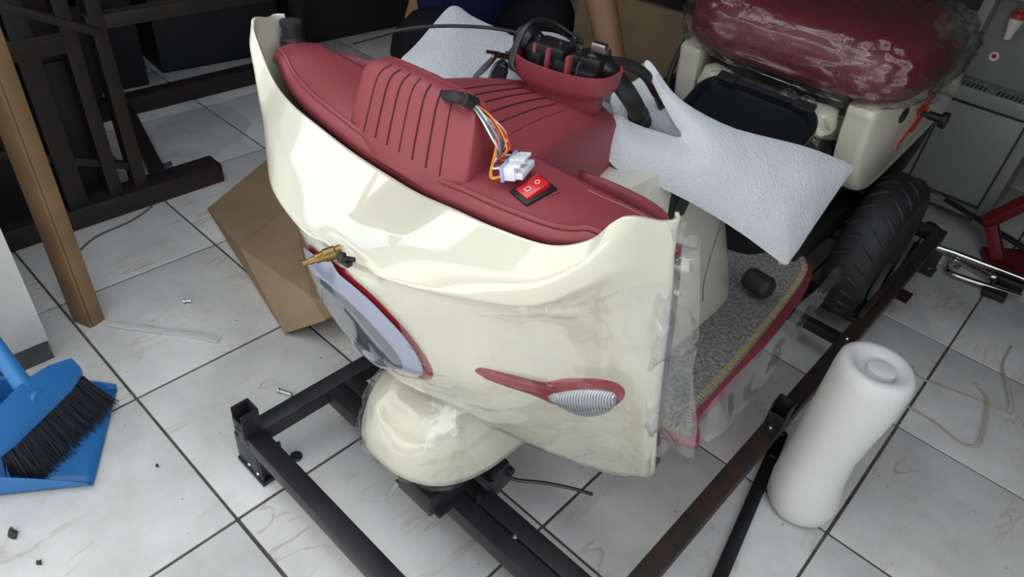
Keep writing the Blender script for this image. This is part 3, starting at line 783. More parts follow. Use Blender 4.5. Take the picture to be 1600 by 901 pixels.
# --- front mudguard
def fend(u, v):
    a = (u - 0.5) * 2 * PI * 0.62           # round the plan, open at the back
    cx, cy = XC, 0.62
    c, s = math.sin(a), -math.cos(a)
    ex = 0.75
    X_ = math.copysign(abs(c) ** ex, c) * 0.114; Y_ = math.copysign(abs(s) ** ex, s) * (0.198 if s < 0 else 0.25)
    ph = v * PI / 2
    h = 0.20 + 0.012 * math.cos(a * 2)
    zb = 0.215 + (0.045 * max(0, -s) ** 2)
    bulge = math.cos(ph) ** 0.62
    return Vector((cx + X_ * bulge, cy + Y_ * bulge, zb + (0.405 - zb) * math.sin(ph) ** 0.95))
fe = part(gridmesh('front_mudguard', fend, 64, 24, CREAM, trike, thick=0.004))
# fork end and brake under the mudguard
part(MB().bar((XC + .055, .60, .33), (XC + .055, .585, .15), .03, .045, up=(0, 1, 0), bev=.006).bar((XC - .055, .60, .33), (XC - .055, .585, .15), .03, .045, up=(0, 1, 0), bev=.006).tube([(XC - .09, .585, .155), (XC + .10, .585, .155)], .009, 10).build('fork', BLACK, trike))
bk = MB().box((XC + .098, .60, .150), (.028, .055, .07), Matrix.Rotation(R(15), 3, 'X'), .006)
bk.tube([(XC + .085, .565, .175), (XC + .118, .565, .175)], .010, 10); bk.tube([(XC + .085, .62, .16), (XC + .118, .62, .16)], .009, 10); bk.tube([(XC + .10, .56, .14), (XC + .10, .553, .10)], .005, 8)
bro = part(bk.build('brake_caliper', BLACK, trike))
part(MB().tube(smoothpath([(XC + .10, .625, .165), az(800, 747, .15), az(850, 754, .145), az(895, 763, .135), az(925, 772, .12)], 6), .0032, 8).build('brake_cable', BLACK), bro)
# ================================================================== helpers for sheets measured in the photo
from mathutils.geometry import delaunay_2d_cdt
def inpoly(p, P):
    x, y = p; c = False; j = len(P) - 1
    for i in range(len(P)):
        if (P[i][1] > y) != (P[j][1] > y) and x < (P[j][0] - P[i][0]) * (y - P[i][1]) / (P[j][1] - P[i][1]) + P[i][0]: c = not c
        j = i
    return c
def edgedist(p, P):
    b = 1e9
    for i in range(len(P)):
        a = Vector(P[i]); e = Vector(P[(i + 1) % len(P)]); d = e - a; q = Vector(p)
        t = max(0, min(1, (q - a).dot(d) / max(d.length_squared, 1e-9))); b = min(b, (q - (a + d * t)).length)
    return b
def affine(samples):
    """samples: (px,py,x) -> function px,py -> x (least squares plane)"""
    A = np.array([(1, p, q) for p, q, _ in samples], float); b = np.array([c for *_, c in samples], float)
    s_, *_ = np.linalg.lstsq(A, b, rcond=None)
    return lambda p, q: s_[0] + s_[1] * p + s_[2] * q
def sheet(name, outline, pos, m, parent=None, step=14, thick=0.004, smoothn=4, noise_amp=0.0, noise_scale=10.0, puff=0.0, puffd=40.0, bevel=0.0, offset=0.0, pin=None):
    """outline in photo pixels; pos(px,py)->3D; puffed along the sheet's own normal"""
    P = smoothpath([np.array(p, float) for p in outline], smoothn, closed=True) if smoothn > 1 else [np.array(p, float) for p in outline]
    P = [tuple(p) for p in P]
    xs = [p[0] for p in P]; ys = [p[1] for p in P]
    ins = []
    y = min(ys) + step / 2; row = 0
    while y < max(ys):
        x = min(xs) + (step / 2 if row % 2 else 0)
        while x < max(xs):
            if inpoly((x, y), P) and edgedist((x, y), P) > step * 0.45: ins.append((x, y))
            x += step
        y += step * 0.87; row += 1
    pts = [Vector(p) for p in P] + [Vector(p) for p in ins]
    n = len(P)
    res = delaunay_2d_cdt(pts, [(i, (i + 1) % n) for i in range(n)], [], 1, 1e-6)
    V2 = res[0]; F = [tuple(f) for f in res[2]]
    V = []
    for p in V2:
        q = pos(p.x, p.y)
        e = 1.5
        a = pos(p.x + e, p.y) - pos(p.x - e, p.y); b = pos(p.x, p.y + e) - pos(p.x, p.y - e)
        nn = a.cross(b).normalized()
        if nn.dot(CAM - q) < 0: nn = -nn
        h = 0.0
        if puff: h += puff * (1 - math.exp(-edgedist((p.x, p.y), P) / puffd))
        if noise_amp: h += noise_amp * mnoise.fractal(q * noise_scale, 0.6, 2.1, 4)
        V.append(q + nn * h)
    F = [f for f in F if inpoly((sum(V2[i].x for i in f) / len(f), sum(V2[i].y for i in f) / len(f)), P)]
    o = mesh(name, V, F, m, parent)
    if thick:
        s_ = o.modifiers.new('thickness', 'SOLIDIFY'); s_.thickness = thick; s_.offset = offset
    if bevel:
        b_ = o.modifiers.new('round', 'BEVEL'); b_.width = bevel; b_.segments = 3; b_.limit_method = 'ANGLE'; b_.angle_limit = R(50)
    return o
def rebase(o):
    """put the origin at the foot of the thing"""
    me = o.data; n = len(me.vertices)
    co = np.empty(n * 3); me.vertices.foreach_get('co', co); co = co.reshape(-1, 3)
    c = (co.min(0) + co.max(0)) / 2; c[2] = co[:, 2].min()
    co -= c; me.vertices.foreach_set('co', co.ravel()); me.update()
    o.location = c
    return o
def child(o, t, holder=None):
    o.parent = holder or t
    o.location = -Vector(t.location) if holder is None else (0, 0, 0)
    return o

# ================================================================== STEEL CRATE BASE
crate = thing('crate_base', 'dark welded steel crate base under the tricycle', 'frame', (-.53, 1.2, 0))
BW = 0.036; BZ = 0.102
def beam(a, b, wd=BW, ht=BW, m=STEEL, nm='beam'):
    return child(MB().bar(a, b, wd, ht, bev=.003).build(nm, m), crate)
XL, XR, YF = -.872, -.185, .360
beam((XL, YF - BW / 2, BZ), (XL, 2.25, BZ))
beam((XR, YF - BW / 2, BZ), (XR, 2.25, BZ), m=STEEL_RUST)
beam((XL + BW / 2, YF, BZ), (XR - BW / 2, YF, BZ))
beam((XL + BW / 2, .535, BZ), (XR - BW / 2, .535, BZ))
beam((XL + BW / 2, .5735, BZ + .002), (XR - BW / 2, .5735, BZ + .002))
beam((XL + BW / 2, 1.535, BZ - .01), (XR - BW / 2, 1.535, BZ - .01), .026, .026)
beam((XL + BW / 2, 2.23, BZ), (XR - BW / 2, 2.23, BZ))
beam((XL + BW / 2, 1.765, .03), (XR - BW / 2, 1.765, .03), .07, .02)
for x_ in (XL, XR):      # feet
    for y_ in (YF + .015, 2.20):
        f_ = MB().box((x_ + (.035 if x_ == XL else -.035), y_ - .005, .050), (.005, .05, .07), bev=.001)
        f_.box((x_ + (.0 if x_ == XL else 0), y_ - .028, .046), (.085, .004, .080), bev=.001)
        f_.box((x_ + (.0 if x_ == XL else 0), y_ - .005, .006), (.09, .055, .010), bev=.001)
        fo = child(f_.build('foot', STEEL), crate)
        for dz in (.02, .05):
            child(MB().lathe([(.0005, 0), (.004, 0), (.003, .003), (.0005, .0035)], (x_ - .02 + dz, y_ - .031, .028), (0, -1, 0), 10).build('foot_bolt', ZINC), crate, fo)
    for y_ in ((YF - .004,) if x_ == XL else (1.135, )):   # sockets for the uprights
        s_ = MB()
        for ex in (-1, 1): s_.box((x_ + ex * .0165, y_, BZ + .046), (.003, .034, .062), bev=.0006)
        s_.box((x_, y_ + .0165, BZ + .046), (.034, .003, .062), bev=.0006)
        s_.box((x_, y_ - .0165, BZ + .034), (.034, .003, .038), bev=.0006)
        so = child(s_.build('upright_socket', STEEL), crate)
        child(MB().box((x_, y_ - .0182, BZ + .034), (.014, .0012, .006)).build('slot', mat('hole_black', (.004, .004, .004), .9)), crate, so)
    for y_ in (YF - .02, 1.10, 1.50):
        child(MB().lathe([(.0005, 0), (.006, 0), (.006, .003), (.004, .005), (.0005, .0055)], (x_, y_ + .012, BZ + BW / 2), (0, 0, 1), 12).build('bolt_head', ZINC), crate)
# front fork bracket welded on the middle rails
fk = MB().bar((-.545, .475, .146), (-.545, .66, .146), .085, .05, bev=.003).bar((-.60, .50, .122), (-.49, .50, .122), .03, .008)
child(fk.build('fork_bracket', STEEL), crate)
child(MB().lathe([(.0005, 0), (.0055, 0), (.0055, .05), (.0005, .051)], (-.597, .485, .118), (-.3, -.25, -1), 10).build('clamp_screw', ZINC), crate)
child(MB().lathe([(.0005, 0), (.0045, 0), (.003, .003), (.0005, .0035)], (-.378, .554, BZ + BW / 2 + .001), (0, 0, 1), 10).build('weld_nub', ZINC), crate)
child(MB().box((-.155, 1.86, BZ - .016), (.035, .06, .004), bev=.001).build('tab', STEEL_RUST), crate)
child(MB().bar((-.205, 1.70, BZ + .02), (-.215, 1.78, BZ + .10), .018, .004).bar((-.195, 1.62, BZ + .02), (-.195, 2.05, BZ + .02), .012, .05).build('wheel_cleat', STEEL_RUST), crate)

# loose flat brace lying beside the crate rail
a_ = az(1219, 682, .012); b_ = az(1116, 921, .012); b_ = b_ + (b_ - a_) * .35
br = thing('brace_bar', 'loose black flat steel brace bar lying beside the crate rail and foam roll', 'bar', (a_.x, a_.y, 0))
child(MB().bar(a_, b_, .026, .020, bev=.002).lathe([(.0005, 0), (.0135, 0), (.0135, .018), (.0005, .018)], a_ - Vector((0, 0, .008)), (0, 0, 1), 20).build('bar', mat('black_paint', (.010, .010, .012), .35), br), br)
child(MB().lathe([(.0005, 0), (.005, 0), (.005, .0012), (.0005, .0014)], a_ + Vector((.001, -.002, .0101)), (0, 0, 1), 14).build('bolt_hole', ZINC), br)
child(MB().box(a_.lerp(b_, .13) + Vector((0, 0, .0102)), (.012, .003, .001)).build('scratch', ZINC), br)

# ================================================================== FOAM
rl = MB(); rings = []
FR = Vector((-.074, 1.086, 0))
for z, r_, ox, oy in ((.0, .035, 0, 0), (.003, .052, 0, 0), (.02, .064, .0, 0), (.06, .067, .0, 0), (.12, .060, -.006, .002), (.18, .057, -.006, .004), (.25, .060, -.002, .004), (.32, .064, .002, .004), (.37, .064, .003, .004), (.392, .062, .003, .004), (.400, .056, .003, .004), (.401, .046, .003, .004), (.394, .036, .003, .004), (.380, .028, .005, .004)):
    rings.append([FR + Vector((ox + r_ * math.cos(a) * (1 + .05 * math.cos(2 * a + 1)), oy + r_ * math.sin(a), z)) for a in np.linspace(0, 2 * PI, 37)[:-1]])
rl.loft(rings)
FOAM2 = mat('soft_white_foam', (0.66, 0.66, 0.655), 0.6, spec=0.3, bump=0.25, bscale=60)
ro = thing('foam_roll', 'white foam roll standing upright on the tiles right of the crate', 'foam roll', tuple(FR))
child(rl.build('roll', FOAM2, ang=60), ro)
child(MB().lathe([(.0005, 0), (.022, 0), (.026, .006), (.024, .018), (.016, .022), (.0005, .020)], FR + Vector((.010, .008, .374)), (0, 0, 1), 24).build('inner_core', FOAM2), ro)

fx = affine([(947, 230, -.475), (1065, 212, -.42), (1010, 95, -.52), (1330, 262, -.25), (1230, 410, -.235), (950, 262, -.485), (1140, 350, -.345), (1150, 200, -.375)])
foR = sheet('foam_sleeve', [(950, 250), (944, 215), (960, 178), (985, 190), (1030, 206), (1064, 214), (1050, 188), (1030, 150), (1008, 104), (1012, 94), (1024, 106), (1050, 142), (1085, 170), (1150, 201), (1250, 226), (1320, 252), (1333, 262), (1326, 275), (1280, 342), (1237, 406), (1228, 413), (1215, 406), (1140, 352), (1050, 302), (975, 270)],
            lambda p, q: ax(p, q, fx(p, q)), FOAM, step=11, thick=.013, smoothn=3, puff=.028, puffd=42, noise_amp=.003, noise_scale=9, bevel=.004, offset=-1)
tag(rebase(foR), 'pale grey foam sleeve wrapped over the handlebar end nearest the white roll', 'foam', 'foam sleeves on the handlebar')
fxi = affine([(1000, 140, -.545), (1065, 214, -.465), (960, 150, -.56), (1040, 170, -.50), (985, 205, -.515)])
fi = sheet('sleeve_lining', [(955, 148), (990, 128), (1015, 122), (1050, 190), (1075, 225), (1000, 215), (965, 190)], lambda p, q: ax(p, q, fxi(p, q)), FOAM, step=12, thick=.008, smoothn=3)
fi.parent = foR; fi.location = -Vector(foR.location)
fl_ = affine([(622, 97, -.88), (705, 10, -.98), (830, 75, -.82), (760, 128, -.80), (680, 128, -.84), (890, 60, -.80)])
foL = sheet('foam_sleeve', [(621, 100), (628, 88), (655, 62), (690, 20), (702, 9), (716, 9), (738, 24), (790, 50), (804, 55), (830, 48), (862, 50), (890, 62), (896, 76), (860, 110), (800, 132), (745, 140), (690, 140), (655, 122), (632, 108)],
            lambda p, q: ax(p, q, fl_(p, q)), FOAM, step=11, thick=.013, smoothn=3, puff=.022, puffd=40, noise_amp=.003, noise_scale=9, bevel=.004, offset=-1)
tag(rebase(foL), 'pale grey foam sleeve behind the red column pod, with a bunch of keys in front', 'foam', 'foam sleeves on the handlebar')

# keys hanging in front of the far sleeve
ky = thing('key_bunch', 'bunch of metal keys with two black fobs beside the handlebar clamp', 'keys', (-.68, .74, .77))
for pts, r_ in (([(798, 88), (780, 84), (758, 80)], .0025), ([(800, 92), (785, 88), (770, 87)], .003)):
    child(MB().tube([ax(p, q, -.665) for p, q in pts], r_, 8).build('key', mat('old_nickel', (.35, .34, .30), .35, metal=1.0)), ky)
for i in range(3):
    child(MB().box(ax(776 + 9 * i, 84 + (i % 2) * 4, -.667), (.009, .006, .007), Matrix.Rotation(R(30 * i), 3, 'Z'), .002).build('key_head', ZINC), ky)
def fob(pts, wd):
    r_ = []
    for p, q, s_ in pts:
        c = ax(p, q, -.672); r_.append([c + Vector((math.cos(a) * wd * s_ * .73, math.cos(a) * wd * s_ * .55 + math.sin(a) * .004, math.sin(a) * .004)) for a in np.linspace(0, 2 * PI, 15)[:-1]])
    return MB().loft(r_)
child(fob([(776, 87, .5), (770, 92, .8), (758, 105, 1), (746, 117, .9), (743, 121, .4)], .0065).build('fob', BLACK), ky)
child(fob([(783, 97, .5), (783, 101, .9), (780, 112, 1.1), (777, 122, 1.1), (774, 132, .9)], .013).build('fob', mat('fob_gloss', (.02, .025, .03), .15, coat=.6)), ky)

# ================================================================== CLEAR PLASTIC
FILM = film_mat('clear_film', (.985, .985, .985), .045, .05, .10, 7.0, haze=.015)
FILM_L = film_mat('clear_film_loose', (.96, .96, .965), .13, .06, .4, 7.0, haze=.06)
FILM_F = film_mat('clear_film_guard', (.985, .985, .975), .07, .05, .5, 12.0, haze=.01)
FILM_S = film_mat('clear_film_seat', (.985, .985, .985), .07, .08, 1.0, 26.0, haze=.012)
# film over the lower right of the shield, folded over its edge and hanging free
def filmfn(u, v):
    k = 1.6 + u * 6.4; r = 2.55 + v * 2.35 - 0.75 * max(0, 1 - u * 2.2) * (1 - v) * -1
    p = shield_c(k, min(r, 4.97)); n_ = shield_n(min(k, 6.8), min(r, 4.9))
    return p + n_ * (0.009 + 0.005 * abs(mnoise.noise(p * 9 + Vector((0, 0, 4)))) + 0.003 * mnoise.fractal(p * 16, .6, 2, 3))
fm = gridmesh('shield_film', filmfn, 60, 40, FILM)
tag(rebase(fm), 'clear plastic film clinging to the lower right of the cream shield', 'plastic film')
fxs = affine([(1030, 400, -.243), (1090, 380, -.215), (1085, 700, -.205), (1012, 720, -.243), (1095, 560, -.21)])
ff = sheet('loose_film', [(1028, 398), (1060, 350), (1074, 342), (1066, 372), (1094, 366), (1093, 480), (1089, 600), (1084, 708), (1050, 698), (1014, 722), (1006, 690), (1010, 600), (1020, 480)], lambda p, q: ax(p, q, fxs(p, q)), FILM_L, step=9, thick=0, smoothn=2, noise_amp=.022, noise_scale=11)
tag(rebase(ff), 'loose crumpled flap of clear film hanging off the shield edge beside the mat', 'plastic film')
fx2 = affine([(1090, 660, -.235), (1280, 440, -.275), (1100, 690, -.215), (1300, 460, -.262), (1390, 340, -.29)])
f2 = sheet('side_film', [(1088, 655), (1150, 585), (1220, 510), (1280, 445), (1330, 395), (1385, 345), (1398, 350), (1350, 400), (1300, 450), (1262, 500), (1215, 570), (1160, 640), (1105, 690)], lambda p, q: ax(p, q, fx2(p, q)), FILM_L, step=9, thick=0, smoothn=2, noise_amp=.008, noise_scale=14)
tag(rebase(f2), 'strip of clear film stretched from the floor mat edge to the rear tyre', 'plastic film')
def fendfilm(u, v):
    p = fend(.16 + .62 * u, v * .93); c = Vector((XC, .62, .22)); n_ = (p - c).normalized()
    return p + n_ * (.006 + .010 * abs(mnoise.fractal(p * 13 + Vector((5, 0, 2)), .7, 2.1, 3)) + 0)
mf = gridmesh('mudguard_film', fendfilm, 60, 30, FILM_F)
tag(rebase(mf), 'wrinkled clear film wrapped round the cream front mudguard', 'plastic film')
# wrapped seat
def seatwrap(u, v):
    a = 2 * PI * u
    prof = [(.634, .225, .215), (.640, .262, .252), (.664, .281, .271), (.70, .285, .275), (.737, .281, .271), (.767, .262, .250), (.787, .21, .20), (.795, .11, .11), (.797, .001, .001)]
    i = v * (len(prof) - 1); k = min(int(i), len(prof) - 2); f = i - k
    z, hx, hy = [prof[k][q] * (1 - f) + prof[k + 1][q] * f for q in range(3)]
    c, s_ = sup(a, .5)
    p = Vector((XC + .012 + hx * c, 1.742 + hy * s_, z))
    n_ = Vector((c, s_, .6)).normalized()
    w_ = mnoise.fractal(p * 24 + Vector((3, 1, 7)), .7, 2.2, 4)
    w2 = abs(mnoise.noise(p * 26 + Vector((9, 2, 4))))
    low = max(0, 1 - v * 3)
    return p + n_ * (.004 + .016 * abs(w_) - .006 * w2 + .012 * low * abs(w_)) + Vector((0, 0, -.012 * low * abs(w2)))
sw = gridmesh('seat_wrap', seatwrap, 150, 60, FILM_S)
tag(rebase(sw), 'crinkled clear plastic bag over the burgundy seat', 'plastic bag')
f3x = affine([(1330, 60, -.33), (1520, 20, -.27), (1500, 120, -.275), (1440, 165, -.285)])
f3 = sheet('bag_end', [(1478, 45), (1500, 20), (1527, 36), (1522, 75), (1498, 110), (1470, 150), (1440, 165), (1448, 140), (1476, 110), (1486, 75)], lambda p, q: ax(p, q, f3x(p, q)), FILM_S, step=8, thick=0, smoothn=2, noise_amp=.02, noise_scale=18)
f3.parent = sw; f3.location = -Vector(sw.location)
def bagfn(u, v):
    x = -.70 + .30 * u; s_ = v * PI
    p = Vector((x, 1.50 - .055 * math.cos(s_), .565 + .05 * math.sin(s_) * (.5 + .5 * math.sin(PI * u))))
    return p + Vector((0, -.3, 1)) * .03 * mnoise.fractal(p * 15, .7, 2.1, 4)
pb_ = gridmesh('parts_bag', bagfn, 60, 24, FILM_S)
tag(rebase(pb_), 'crumpled clear bag stuffed between the black lid and the wrapped seat', 'plastic bag')

# ================================================================== FLOOR: carton, post, strips, screws
ct = thing('flattened_carton', 'folded brown cardboard carton on the tiles behind the headlight', 'cardboard', (-1.4, .75, 0))
def q3(p, z): return az(p[0], p[1], z)
K = dict(a=q3((325, 328), .004), b=q3((428, 243), .006), c=q3((455, 322), .075), d=q3((375, 387), .085), e=q3((487, 466), .105), f=q3((508, 500), .085), g=q3((445, 521), .004), h=q3((545, 486), .085), i=q3((560, 400), .075))
for nm, ids in (('panel', 'abcd'), ('panel', 'dcihfe'), ('panel', 'adefg')):
    o = mesh(nm, [K[c_] for c_ in ids], [tuple(range(len(ids)))], CARD, smooth=False); child(o, ct)
    s_ = o.modifiers.new('thickness', 'SOLIDIFY'); s_.thickness = .005; s_.offset = -1
POST = mat('brown_post', (0.24, 0.145, 0.07), 0.6, var=0.25, vscale=10, bump=.1, bscale=50)
po = thing('timber_post', 'tall brown square post standing on the tiles by the white wall end', 'post', (-1.505, .305, 0))
def inter(a, b): pass
prt = Matrix.Rotation(R(20), 3, 'Z')
child(MB().box((-1.505, .305, 1.2), (.055, .032, 2.4), prt, .002).build('board', POST), po)
child(MB().box(Vector((-1.505, .305, 1.2)) + prt @ Vector((-.002, -.020, 0)), (.052, .006, 2.4), prt, .001).build('board', POST), po)
wt = MB(); wp = smoothpath([az(165, 504, .004), az(185, 508, .004), az(240, 515, .004), az(300, 522, .004), az(342, 531, .004)], 6)
for i in range(len(wp) - 1): wt.bar(wp[i], wp[i + 1], .014 + .004 * i / len(wp), .003, bev=.0004)
tag(rebase(wt.build('plastic_strip', mat('white_plastic', (.62, .62, .62), .4))), 'thin white plastic strip lying at the foot of the brown post', 'strip')
wt = MB(); wt.tube(smoothpath([az(238, 322, .002), az(205, 345, .002), az(150, 370, .002), az(118, 398, .002), az(108, 412, .002)], 8), .0028, 6)
tag(rebase(wt.build('thin_hose', mat('grey_hose', (.12, .12, .12), .4))), 'thin grey hose curving over the tiles by the dark rack', 'hose')
def screw(px, py, L, ang, label, m=ZINC, r_=.0032, head=.0062):
    c = az(px, py, head)
    d = Vector((math.cos(ang), math.sin(ang), 0))
    b = MB().lathe([(.0004, 0), (head, 0), (head, .004), (r_, .0042), (r_, L * .9), (.0004, L)], c - d * L / 2, d, 12)
    return tag(rebase(b.build('screw', m)), label, 'screw', 'loose screws on the floor')
screw(293, 470, .020, R(60), 'short silver screw on the tile right of the brown post')
screw(446, 613, .036, R(25), 'long zinc screw lying left of the crate side rail', r_=.0042)
screw(1205, 766, .016, R(80), 'small black screw at the foot of the white foam roll', m=BLACK, head=.007)
screw(262, 257, .030, R(100), 'dark clip on the floor inside the rack', m=BLACK, r_=.008, head=.010)
rc = MB().lathe([(.0004, 0), (.012, 0), (.0125, .004), (.0105, .007), (.005, .0075), (.0004, .006)], az(463, 714, 0), (0, 0, 1), 20)
tag(rebase(rc.build('rubber_cap', BLACK_SOFT)), 'small round black rubber cap on the tile inside the crate corner', 'cap')
# clear yellowish cable ties at the right
TIE = mat('nylon_tie', (.50, .49, .36), .4, spec=.4)
def tie(pts, label, end):
    t_ = thing('cable_strap', label, 'strap', tuple(az(pts[0][0], pts[0][1], 0)), 'nylon straps on the floor')
    P = smoothpath([az(p, q, z) for p, q, z in pts], 8); b = MB()
    for i in range(len(P) - 1): b.bar(P[i], P[i + 1] + (P[i + 1] - P[i]) * .15, .0065, .002, bev=.0003)
    child(b.build('band', TIE), t_)
    child(MB().lathe([(.003, 0), (.0075, 0), (.0075, .004), (.003, .004)], az(end[0], end[1], .001), (0, 0, 1), 16).build('end_loop', TIE), t_)
tie([(1424, 574, .002), (1438, 590, .002), (1480, 606, .002), (1535, 628, .002), (1570, 642, .003), (1580, 634, .010), (1574, 600, .012), (1566, 570, .004), (1580, 540, .002)], 'pale nylon strap in a hooked curve nearest the red jack', (1424, 574))
tie([(1372, 608, .002), (1410, 630, .002), (1460, 660, .002), (1495, 688, .002), (1512, 696, .003), (1530, 690, .008), (1540, 650, .010), (1542, 620, .006), (1524, 602, .002)], 'pale nylon strap beside the foam roll, looped end to the right', (1523, 601))
# leaves of dirt
for px, py, s_ in ((20, 833, .012), (62, 880, .006), (246, 728, .004)):
    c = az(px, py, 0); n_ = 9
    o_ = [(c.x + s_ * (1 + .4 * math.sin(3 * i + px)) * math.cos(2 * PI * i / n_), c.y + s_ * (1 + .4 * math.cos(2 * i + py)) * .6 * math.sin(2 * PI * i / n_)) for i in range(n_)]
    v, f = prism(o_, .0005, .0035)
    tag(rebase(mesh('dirt_clump', v, f, mat('dirt', (.05, .048, .04), .95))), {20: 'dark clump of dirt on the front tile below the dustpan', 62: 'small greenish crumb on the front tile beside the dirt clump', 246: 'tiny black crumb on the tile left of the crate foot'}[px], 'dirt', 'crumbs on the floor')

# ================================================================== DUSTPAN AND BRUSH
BLUE = mat('blue_plastic', (.022, .155, .42), .38, spec=.45)
BLUE_D = mat('blue_handle', (.03, .20, .50), .35)
M0 = az(183, 608, .004); M1 = az(146, 757, .004)
md = (M1 - M0).normalized(); bd = Vector((-.74, -.67, 0)); bd = (bd - md * bd.dot(md)).normalized()
dp = thing('dustpan', 'blue plastic dustpan on the tiles by the white wall end', 'dustpan', tuple(M0.lerp(M1, .5) * 1))
W_ = (M1 - M0).length
def dpt(u, v, h): return M0 + md * (u * W_) + bd * v + Vector((0, 0, h))
D_ = .235
pan = gridmesh('pan_floor', lambda u, v: dpt(.5 + (u - .5) * (1 - .06 * v), v * D_, .000 + .012 * min(1, v * 3)), 10, 12, BLUE, thick=.003, offset=1); child(pan, dp)
for u0 in (0, 1):
    sw_ = gridmesh('pan_side', lambda u, v, u0=u0: dpt(.5 + (u0 - .5) * (1 - .06 * u) + (u0 - .5) * .05 * v, u * D_, .002 + v * (.006 + .062 * min(1, u * 1.3) ** .8)), 14, 6, BLUE, thick=.003, offset=0); child(sw_, dp)
bw = gridmesh('pan_back', lambda u, v: dpt(.5 + (u - .5) * .97, D_ + .01 * math.sin(PI * u) + .01 * v, .004 + .10 * v), 12, 6, BLUE, thick=.003); child(bw, dp)
child(MB().tube(smoothpath([dpt(.5, D_ + .01, .09), dpt(.5, D_ + .03, .16), dpt(.5, D_ + .02, .40), dpt(.5, D_, .75)], 5), .011, 12).build('handle', BLUE_D), dp)
for i in range(4):
    c = dpt(.16 + .05 * i, .17 + .02 * (i % 2), .022)
    tag(rebase(MB().box(c, (.022, .016, .006), Matrix.Rotation(R(40 * i), 3, 'Z') @ Matrix.Rotation(R(20), 3, 'X'), .001).build('litter', mat('paper_litter', (.5, .5, .48), .8))), 'scrap of pale litter inside the blue dustpan', 'litter', 'litter in the dustpan')
A0 = az(124, 577, .105); A1 = az(-40, 735, .105); A1 = A0 + (A1 - A0).normalized() * .225
bs = thing('hand_brush', 'blue brush with dark bristles standing in the dustpan', 'brush', tuple(A0.lerp(A1, .5) * 1))
ad = (A1 - A0).normalized(); an = Vector((-ad.y, ad.x, 0)); an = an if an.dot(Vector((1, .6, 0))) > 0 else -an
blk = MB(); rgs = []
for t_ in np.linspace(0, 1, 12):
    k = min(1, .35 + 4 * min(t_, 1 - t_)); p = A0.lerp(A1, t_)
    rgs.append([p + an * x_ * k + Vector((0, 0, z_)) for x_, z_ in ((.014, -.012), (.016, .0), (.012, .010), (-.02, .030 + .025 * math.sin(PI * t_)), (-.028, .020), (-.026, -.006), (-.012, -.012))])
child(blk.loft(rgs).build('block', BLUE), bs)
bri = MB(); rnd = random.Random(3)
for i in range(1500):
    t_ = rnd.random(); x_ = rnd.uniform(-.016, .013); p = A0.lerp(A1, .02 + .84 * t_) + an * x_ + Vector((0, 0, -.011))
    sp_ = (t_ - .5) * .05
    e = p + an * (.026 + x_ * 1.4 + rnd.uniform(-.008, .008)) + ad * (sp_ * .6 + rnd.uniform(-.008, .008)); e.z = rnd.uniform(.012, .024)
    mdp = p.lerp(e, .5) + Vector((0, 0, -.004))
    bri.tube([p, mdp, e], [.0013, .0011, .0006], 3, cap=False)
bo = bri.build('bristles', mat('bristle', (.012, .014, .024), .6), ang=180); bo['kind'] = 'stuff'; child(bo, bs)
hm = A0.lerp(A1, .5)
h0 = ax(60, 638, hm.x); hb0 = A0.lerp(A1, .44) + Vector((0, 0, .02))
hq = [ax(46, 617, hb0.x - .015), ax(33, 598, hb0.x - .03), ax(10, 565, hb0.x - .055)]
he = (hq[2] - hq[0]).normalized()
child(MB().tube([hb0] + hq + [hq[2] + he * .12, hq[2] + he * .24], [.016, .016, .0165, .0155, .0125, .012], 16).build('handle', BLUE_D), bs)

# ================================================================== DARK RACK OF CRATE FRAMES AT THE LEFT
RK = mat('rack_steel', (.020, .020, .023), .5, metal=.2, var=.5, vscale=20, vcol=(.035, .022, .016), bump=.2, bscale=80)
rk_ = thing('steel_rack', 'dark steel cage rack standing behind the brown post', 'rack', (-2.2, .7, 0))
def rb(a, b, wd=.04, ht=.04, nm='rail'): return child(MB().bar(a, b, wd, ht, up=(0, 0, 1) if abs(a[2] - b[2]) < .3 else (1, 0, 0), bev=.002).build(nm, RK), rk_)
RX = -1.92
rb((RX, .21, .03), (RX, .86, .03), .07, .06)
for y_ in (.455, .555, .625): rb((RX, y_, .055), (RX, y_ - .005, 1.9), .05 if y_ < .5 else .035, .045, 'post')
rb((RX, .21, .49), (RX, .55, .49), .05, .05); rb((RX, .60, .52), (RX, 1.5, .52), .035, .035)
rb((RX, .22, .30), (RX, .62, .12), .02, .02, 'brace')
rb((-2.5, .22, .03), (-2.5, 1.65, .03), .06, .06); rb((-2.48, .83, .03), (RX - .03, .70, .03), .04, .04)
for y_ in (.25, .75, 1.55): rb((-2.5, y_, .06), (-2.5, y_, 1.9), .04, .04, 'post')
rb((-2.5, .22, .40), (-2.5, 1.6, .40)); rb((-2.5, .22, .95), (-2.5, 1.6, .95)); rb((RX, .22, 1.0), (RX, .70, 1.0)); rb((-2.5, .3, .62), (RX, .3, .62))
rb((RX, .30, .66), (RX + .02, .62, .50), .03, .02, 'brace')
bx = [(-2.95, .78, .22, .5, .5, .44), (-2.95, 1.36, .16, .45, .5, .32), (-2.2, .44, .20, .32, .32, .40), (-3.6, .6, .5, .5, .6, 1.0), (-3.0, 2.0, .3, .6, .6, .6)]
